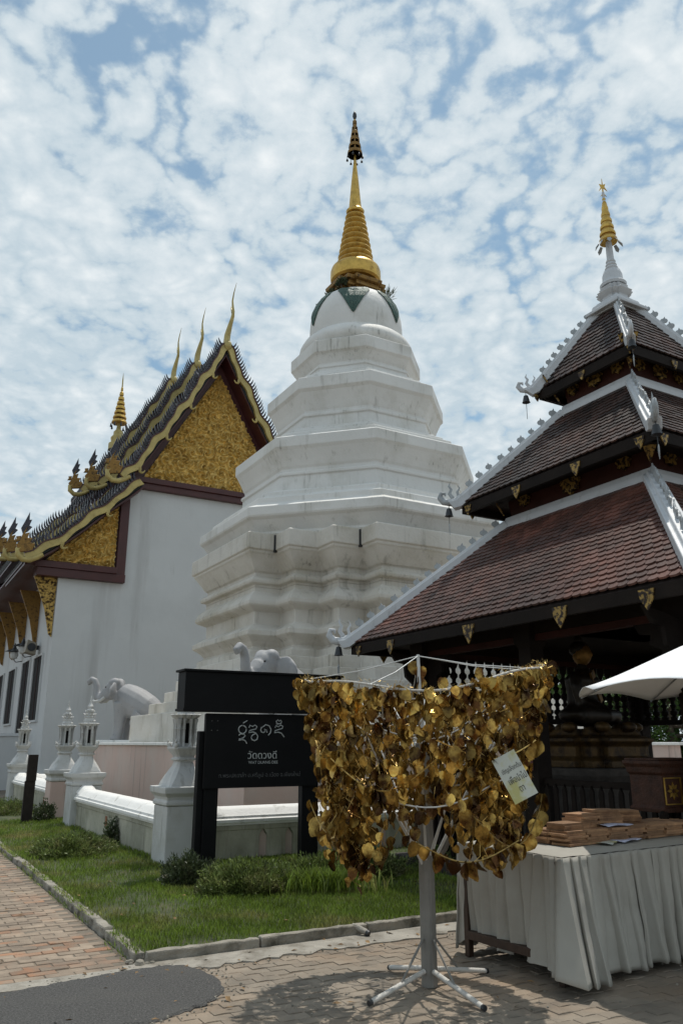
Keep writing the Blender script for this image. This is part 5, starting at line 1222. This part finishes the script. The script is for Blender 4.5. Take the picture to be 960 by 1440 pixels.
# laminated notice hung on the tree
nc = on_plane(723, 1092, (0, TO.y-.74, 0), Vector((0, 1, 0)))
nt_ = empty('paper_notice', nc, 0); nt_.rotation_euler = (R(-8), R(-27), R(-10)); tag(nt_, 'tilted laminated paper notice with Thai writing pinned among the gold leaves', 'notice')
MB().box(-.082, .082, -.0015, .0015, -.15, .15).build('sheet', 'paper', nt_)
def ntext(body, z, wd, x0=-.06):
    cu = bpy.data.curves.new('t', 'FONT'); cu.body = body; cu.size = 1; cu.resolution_u = 2
    t_ = bpy.data.objects.new('t', cu); col.objects.link(t_); bpy.context.view_layer.update()
    me = bpy.data.meshes.new_from_object(t_.evaluated_get(bpy.context.evaluated_depsgraph_get())); bpy.data.objects.remove(t_); bpy.data.curves.remove(cu)
    xs = [v.co.x for v in me.vertices]; s = wd/(max(xs)-min(xs))
    me.transform(Matrix.Translation((x0-min(xs)*s, -.004, z)) @ Matrix.Rotation(PI/2, 4, 'X') @ Matrix.Diagonal((s, s*1.5, s, 1))); me.materials.clear(); me.materials.append(M['ink'])
    o = bpy.data.objects.new('writing', me); col.objects.link(o); o.parent = nt_
ntext('เชิญเลือกต้น', .04, .135); ntext('เพื่อนำไป', -.035, .125, -.05); ntext('ตา', -.1, .035, -.01)

# ================================================================== TABLE
T1 = Vector((1.55, 6.05, 0)); TR = R(33); TX, TY, TZ = 2.9, 1.05, .82
tx = Vector((math.cos(TR), math.sin(TR), 0)); ty = Vector((-math.sin(TR), math.cos(TR), 0))
def tp(x, y, z=TZ): return T1+tx*x+ty*y+Vector((0, 0, z))
tb = empty('display_table', T1, TR); tag(tb, 'brown timber table with low stretcher hidden under a white cloth', 'table')
MB().box(.0, TX, .0, TY, TZ-.03, TZ-.004).build('table_top', 'tablewood', tb)
for x, y in ((-.0, .03), (-.0, TY-.06), (TX-.05, .03), (TX-.05, TY-.06)): MB().box(x-.02, x+.03, y, y+.05, 0, TZ-.031).build('leg', 'tablewood', tb, bevel=.004)
MB().box(-.035, .02, .081, TY-.061, .13, .19).build('stretcher', 'tablewood', tb, bevel=.004)
MB().box(TX-.06, TX-.02, .081, TY-.061, .13, .19).build('stretcher', 'tablewood', tb, bevel=.004)
# cloth: a flat top and a pleated skirt
per = [(TX, -.02), (-.015, -.02), (-.015, TY+.02), (TX, TY+.02)]
def perim(s):   # s in metres from the right front corner, over the front, the left end and the back
    l1 = TX+.015; l2 = TY+.04
    if s < l1: return Vector((TX-s, -.02, 0)), Vector((0, -1, 0)), s
    if s < l1+l2: return Vector((-.015, -.02+(s-l1), 0)), Vector((-1, 0, 0)), s
    return Vector((-.015+(s-l1-l2), TY+.02, 0)), Vector((0, 1, 0)), s
tot = 2*(TX+.015)+TY+.04; nu, nv = 1700, 22
vs_ = []; fs_ = []; q = random.Random(12)
folds = [q.uniform(.085, .15) for _ in range(110)]; cum = np.cumsum(folds)
amps = [q.uniform(.55, 1.3) for _ in range(111)]; lean = [q.gauss(0, .05) for _ in range(111)]
for j in range(nv+1):
    v = j/nv; z = TZ+.004-v*(TZ-.0)
    for i in range(nu+1):
        s = tot*i/nu; k = int(np.searchsorted(cum, s)); f0 = cum[k-1] if k else 0.0; u = (s-f0)/folds[k]
        p, n_, _ = perim(s)
        dcorner = s-(TX+.015)
        # one-sided knife pleats
        pl_ = (u**.7)*(1-u**16)
        amp = (.030+.055*v**1.1)*amps[k]
        off = pl_*amp+.035*v+.014*mnoise.noise(Vector((s*4.5, v*3.5, 1.0)))+.006*mnoise.noise(Vector((s*14, v*9, 4.0)))
        end = dcorner > 0 and dcorner < TY+.04
        flare = .20*math.exp(-(dcorner/.3)**2)*v**1.3 if dcorner < 0 else .14*math.exp(-(dcorner/.16)**2)*v**1.3
        dirn = n_.copy()
        if abs(dcorner) < .6: dirn = (n_+Vector((-1.6, -1.7, 0))*math.exp(-(dcorner/.24)**2)).normalized()
        if end and dcorner > .12: off = off*.7-.075*v*min(1, (dcorner-.12)/.15)       # tucked behind the stretcher
        pt = p+dirn*(off+flare)+(Vector((1, 0, 0)) if not end else Vector((0, 1, 0)))*(lean[k]*v)
        hem = .012+.03*abs(math.sin(s*7))+(.03 if end else .0)+.02*amps[k]
        zz_ = TZ+.004-v*(TZ-hem)
        if end and dcorner > .12 and j == nv: zz_ += .03
        vs_.append((pt.x, pt.y, zz_))
for j in range(nv):
    for i in range(nu):
        a = j*(nu+1)+i; fs_.append((a, a+1, a+nu+2, a+nu+1))
tc_ = empty('tablecloth', T1, TR); tag(tc_, 'pleated off-white cloth skirt hanging over the tile table', 'tablecloth')
sk = MB().add(vs_, fs_); so = sk.build('skirt', 'cloth', tc_, smooth=50); sm = so.modifiers.new('thick', 'SOLIDIFY'); sm.thickness = .004; sm.offset = -1
n = 24; vs_ = []; fs_ = []
for j in range(n+1):
    for i in range(n*2+1):
        x = -.013+(TX+.011)*i/(n*2); y = -.018+(TY+.036)*j/n; vs_.append((x, y, TZ+.006+.004*mnoise.noise(Vector((x*6, y*6, 0)))))
for j in range(n):
    for i in range(n*2):
        a = j*(n*2+1)+i; fs_.append((a, a+1, a+n*2+2, a+n*2+1))
MB().add(vs_, fs_).build('top_sheet', 'cloth', tc_, smooth=60)

# clay tiles in stacks (each one a thing)
cl_me = [MB().prism([(-.12+.003*i, -.09), (.12, -.09+.002*i), (.12-.002*i, .09), (-.12, .09)], 0, .0165, 'xy').mesh('clay_tile', 'clay') for i in range(3)]
def clay(x, y, z, a, lab, grp, tilt=(0, 0)):
    o = inst('clay_tile', random.choice(cl_me), None, tp(x, y, z), (tilt[0], tilt[1], TR+a)); tag(o, lab, 'tile', grp); return o
Z0 = TZ+.012
for c_ in range(7):
    for r_ in range(2):
        for l_ in range(6):
            clay(.56+c_*.247+random.gauss(0, .009)+(.035 if l_ % 2 else 0), .44+r_*.19+random.gauss(0, .009), Z0+l_*.0175, random.gauss(0, .025), 'clay tile in the long table stack, %s row, %s layer, %s from cloth corner' % (('front', 'back')[r_], ('lowest', 'second', 'third', 'fourth', 'fifth', 'top')[l_], ('first', 'second', 'third', 'fourth', 'fifth', 'sixth', 'seventh')[c_]), 'long low stack of clay tiles')
ztop = Z0+6*.0175
piles = [(.60, .50, 3, .05, 'short pile at the corner end of the long stack'), (.86, .56, 6, .12, 'taller pile on the long stack near its corner end'), (1.22, .6, 7, -.3, 'tallest pile on the middle of the long stack'), (1.50, .62, 6, -.55, 'skewed pile beside the carved box'), (1.02, .62, 4, .3, 'half hidden pile between the two taller piles')]
for x, y, n_, a, lab in piles:
    for l_ in range(n_): clay(x+random.gauss(0, .008)+.006*l_*(1 if a > 0 else -1), y+random.gauss(0, .008), ztop+l_*.0175, a+random.gauss(0, .05), ('lowest', 'second', 'third', 'fourth', 'fifth', 'sixth', 'seventh')[l_]+' tile up in the '+lab, 'clay tiles: '+lab)
def sheet(x, y, z, w_, h_, a, mt, lab, curl=.01):
    m = MB(); rr = []
    for j in range(7):
        rr.append([(-w_/2+w_*i/8, -h_/2+h_*j/6, .002+curl*abs(math.sin(i*.5+j*.4))) for i in range(9)])
    m.loft(rr, cap=False, closed=False); o = m.build('paper_sheet', mt, None, smooth=60); s_ = o.modifiers.new('thick', 'SOLIDIFY'); s_.thickness = .0015
    o.location = tp(x, y, z); o.rotation_euler.z = TR+a; tag(o, lab, 'paper')
sheet(1.12, .36, Z0+.004, .30, .2, .2, 'blueprint', 'bluish white paper lying on the cloth in front of the tile stack')
sheet(1.14, .44, ztop+.004, .28, .16, -.1, 'blueprint', 'bluish white paper lying on top of the tile stack')
sheet(.86, .30, Z0+.003, .2, .13, .5, 'paper', 'small white leaflet at the table edge beside the tiles')
# carved offering box on bracket legs
bxp = tp(2.38, .80, TZ+.012)
bx_ = empty('offering_box', bxp, TR-R(4)); tag(bx_, 'carved red-brown offering box with gilt panel on bracket legs behind the tiles', 'box')
MB().loft([[(x*1.4, y, z) for x, y, z in sq(h, z0)] for h, z0 in ((.20, .15), (.205, .19), (.19, .2), (.19, .48), (.205, .5), (.21, .55), (.225, .58), (.225, .61))]).build('body', 'boxwood', bx_, bevel=.006)
MB().box(-.31, .31, -.2, .2, .612, .63).build('lid', 'boxwood', bx_, bevel=.004)
for s in (-.265, .265):
    for y in (-.17, .17): MB().tube([(s, y, .16), (s*1.06, y*1.05, .1), (s*.98, y, .045), (s*1.08, y*1.08, .0)], [.035, .045, .028, .03], 8).build('bracket_leg', 'darkwood', bx_, smooth=50)
for x0 in (-.14, .14):
    f_ = MB()
    for a in ((x0-.115, x0-.105, .22, .46), (x0+.105, x0+.115, .22, .46), (x0-.105, x0+.105, .22, .23), (x0-.105, x0+.105, .45, .46)): f_.box(a[0], a[1], -.202, -.191, a[2], a[3])
    f_.build('panel_frame', 'gold', bx_)
    q_ = MB()
    for k in range(8):
        a = k*PI/4; u = Vector((math.cos(a), math.sin(a))); v_ = Vector((-u.y, u.x)); c_ = Vector((x0, .34))
        q_.prism([tuple(c_+u*.018), tuple(c_+u*.045+v_*.016), tuple(c_+u*.078), tuple(c_+u*.045-v_*.016)], -.2, -.191)
    q_.build('flower_inlay', 'gold', bx_)
# white cloth bundle beside the box
MB().ell((0, 0, .05), (.09, .07, .055), 10, 6).build
wb = MB(); wb.lathe([(.05, 0), (.08, .02), (.095, .06), (.1, .075), (.085, .07), (.05, .03)], 18); o = wb.build('white_bowl', 'white', None, smooth=40); o.location = tp(2.0, .9, TZ+.012); tag(o, 'small white bowl half hidden behind the clay tile piles', 'bowl')

# ================================================================== PARASOL
UO = Vector((3.28, 6.55, 0)); UR = 1.36
um = empty('white_parasol', UO, R(12)); tag(um, 'large white canvas parasol over the right end of the table', 'parasol')
zr, za = 2.0, 2.55; rows = []
ncol = 64
for j in range(15):
    s = j/14; row = []
    for i in range(ncol):
        a = 2*PI*i/ncol; ph = (a/(PI/4)) % 1.0; sag = math.sin(PI*ph)
        r = UR*s*(1-.065*sag*(.3+.7*s)); z = za-(za-zr)*(s**1.12)-.035*sag*s*(1-s)+(.05*sag*s**6)
        row.append((max(r, .01)*math.cos(a), max(r, .01)*math.sin(a), z))
    rows.append(row)
co = MB().loft(rows, cap=False).build('canopy', 'canvas', um, smooth=22); sm = co.modifiers.new('thick', 'SOLIDIFY'); sm.thickness = .003
MB().lathe([(.024, 0.04), (.024, 2.5), (.03, 2.56), (.04, 2.6), (.03, 2.64), (.005, 2.66)], 12).build('mast', 'steel', um, smooth=40)
for k in range(8):
    a = k*PI/4; c_, s_ = math.cos(a), math.sin(a)
    MB().tube([(.03*c_, .03*s_, za-.03), (UR*.5*c_, UR*.5*s_, za-(za-zr)*.5**1.12-.025), (UR*.99*c_, UR*.99*s_, zr-.012)], .008, 5).build('rib', 'steel', um)
    MB().tube([(.03*c_, .03*s_, 1.95), (UR*.5*c_, UR*.5*s_, za-(za-zr)*.5**1.12-.03)], .006, 5).build('strut', 'steel', um)
MB().lathe([(.26, 0), (.26, .05), (.2, .08), (.05, .1), (.04, .3), (.03, .3)], 20).build('base', 'stone', um, smooth=40)

# ================================================================== BACKGROUND RIGHT: trees beyond the court
def tree(loc, h, cr, n, size, lab, seed):
    t = empty('broadleaf_tree', loc, 0); tag(t, lab, 'tree', 'trees behind the pavilion'); q = random.Random(seed)
    tk = MB(); tk.tube([(0, 0, -.1), (.05, .03, h*.25), (-.04, .05, h*.5), (.05, 0, h*.8)], [.2, .16, .12, .05], 9); cents = []
    for k in range(11):
        a = q.uniform(0, 2*PI); z0 = h*q.uniform(.25, .6); e_ = Vector((cr*q.uniform(.4, .85)*math.cos(a), cr*q.uniform(.4, .85)*math.sin(a), h*q.uniform(.3, .95)))
        tk.tube([(0, 0, z0), Vector((e_.x*.5, e_.y*.5, (z0+e_.z)/2+.1)), e_], [.07, .05, .02], 6); cents.append(e_)
    tk.build('trunk', 'bark', t, smooth=50)
    r_ = np.random.default_rng(seed); C_ = np.array([list(c) for c in cents]+[[0, 0, h*.85]]); idx = r_.integers(0, len(C_), n); D = r_.normal(0, 1, (n, 3)); D /= np.linalg.norm(D, axis=1, keepdims=True)
    P = C_[idx]+D*(r_.uniform(.3, 1, n)**.6*cr*.42)[:, None]; P[:, 2] = np.maximum(P[:, 2], .3)
    soup('crown', 'treeleaf', t, P, D+r_.normal(0, .6, (n, 3))+np.array([0, 0, -.2]), r_.normal(0, 1, (n, 3)), r_.uniform(size*.6, size*1.3, n), .5, .1)
tree(Vector((7.6, 29, 0)), 5.4, 2.6, 9000, .2, 'leafy tree seen through the left part of the pavilion screen', 1)
tree(Vector((11.2, 27.5, 0)), 5.0, 2.6, 9000, .2, 'taller leafy tree rising behind the dense hedge tree', 2)
tree(Vector((13.5, 23.5, 0)), 4.6, 2.4, 8000, .18, 'leafy tree beyond the court far right of the pavilion post', 3)
tree(Vector((9.75, 24.2, 0)), 3.9, 1.9, 15000, .13, 'dense dark hedge tree seen right of the pavilion post under the parasol', 4)
tree(Vector((11.4, 22.0, 0)), 3.7, 1.7, 11000, .13, 'dense bushy tree right beside the court wall corner', 5)
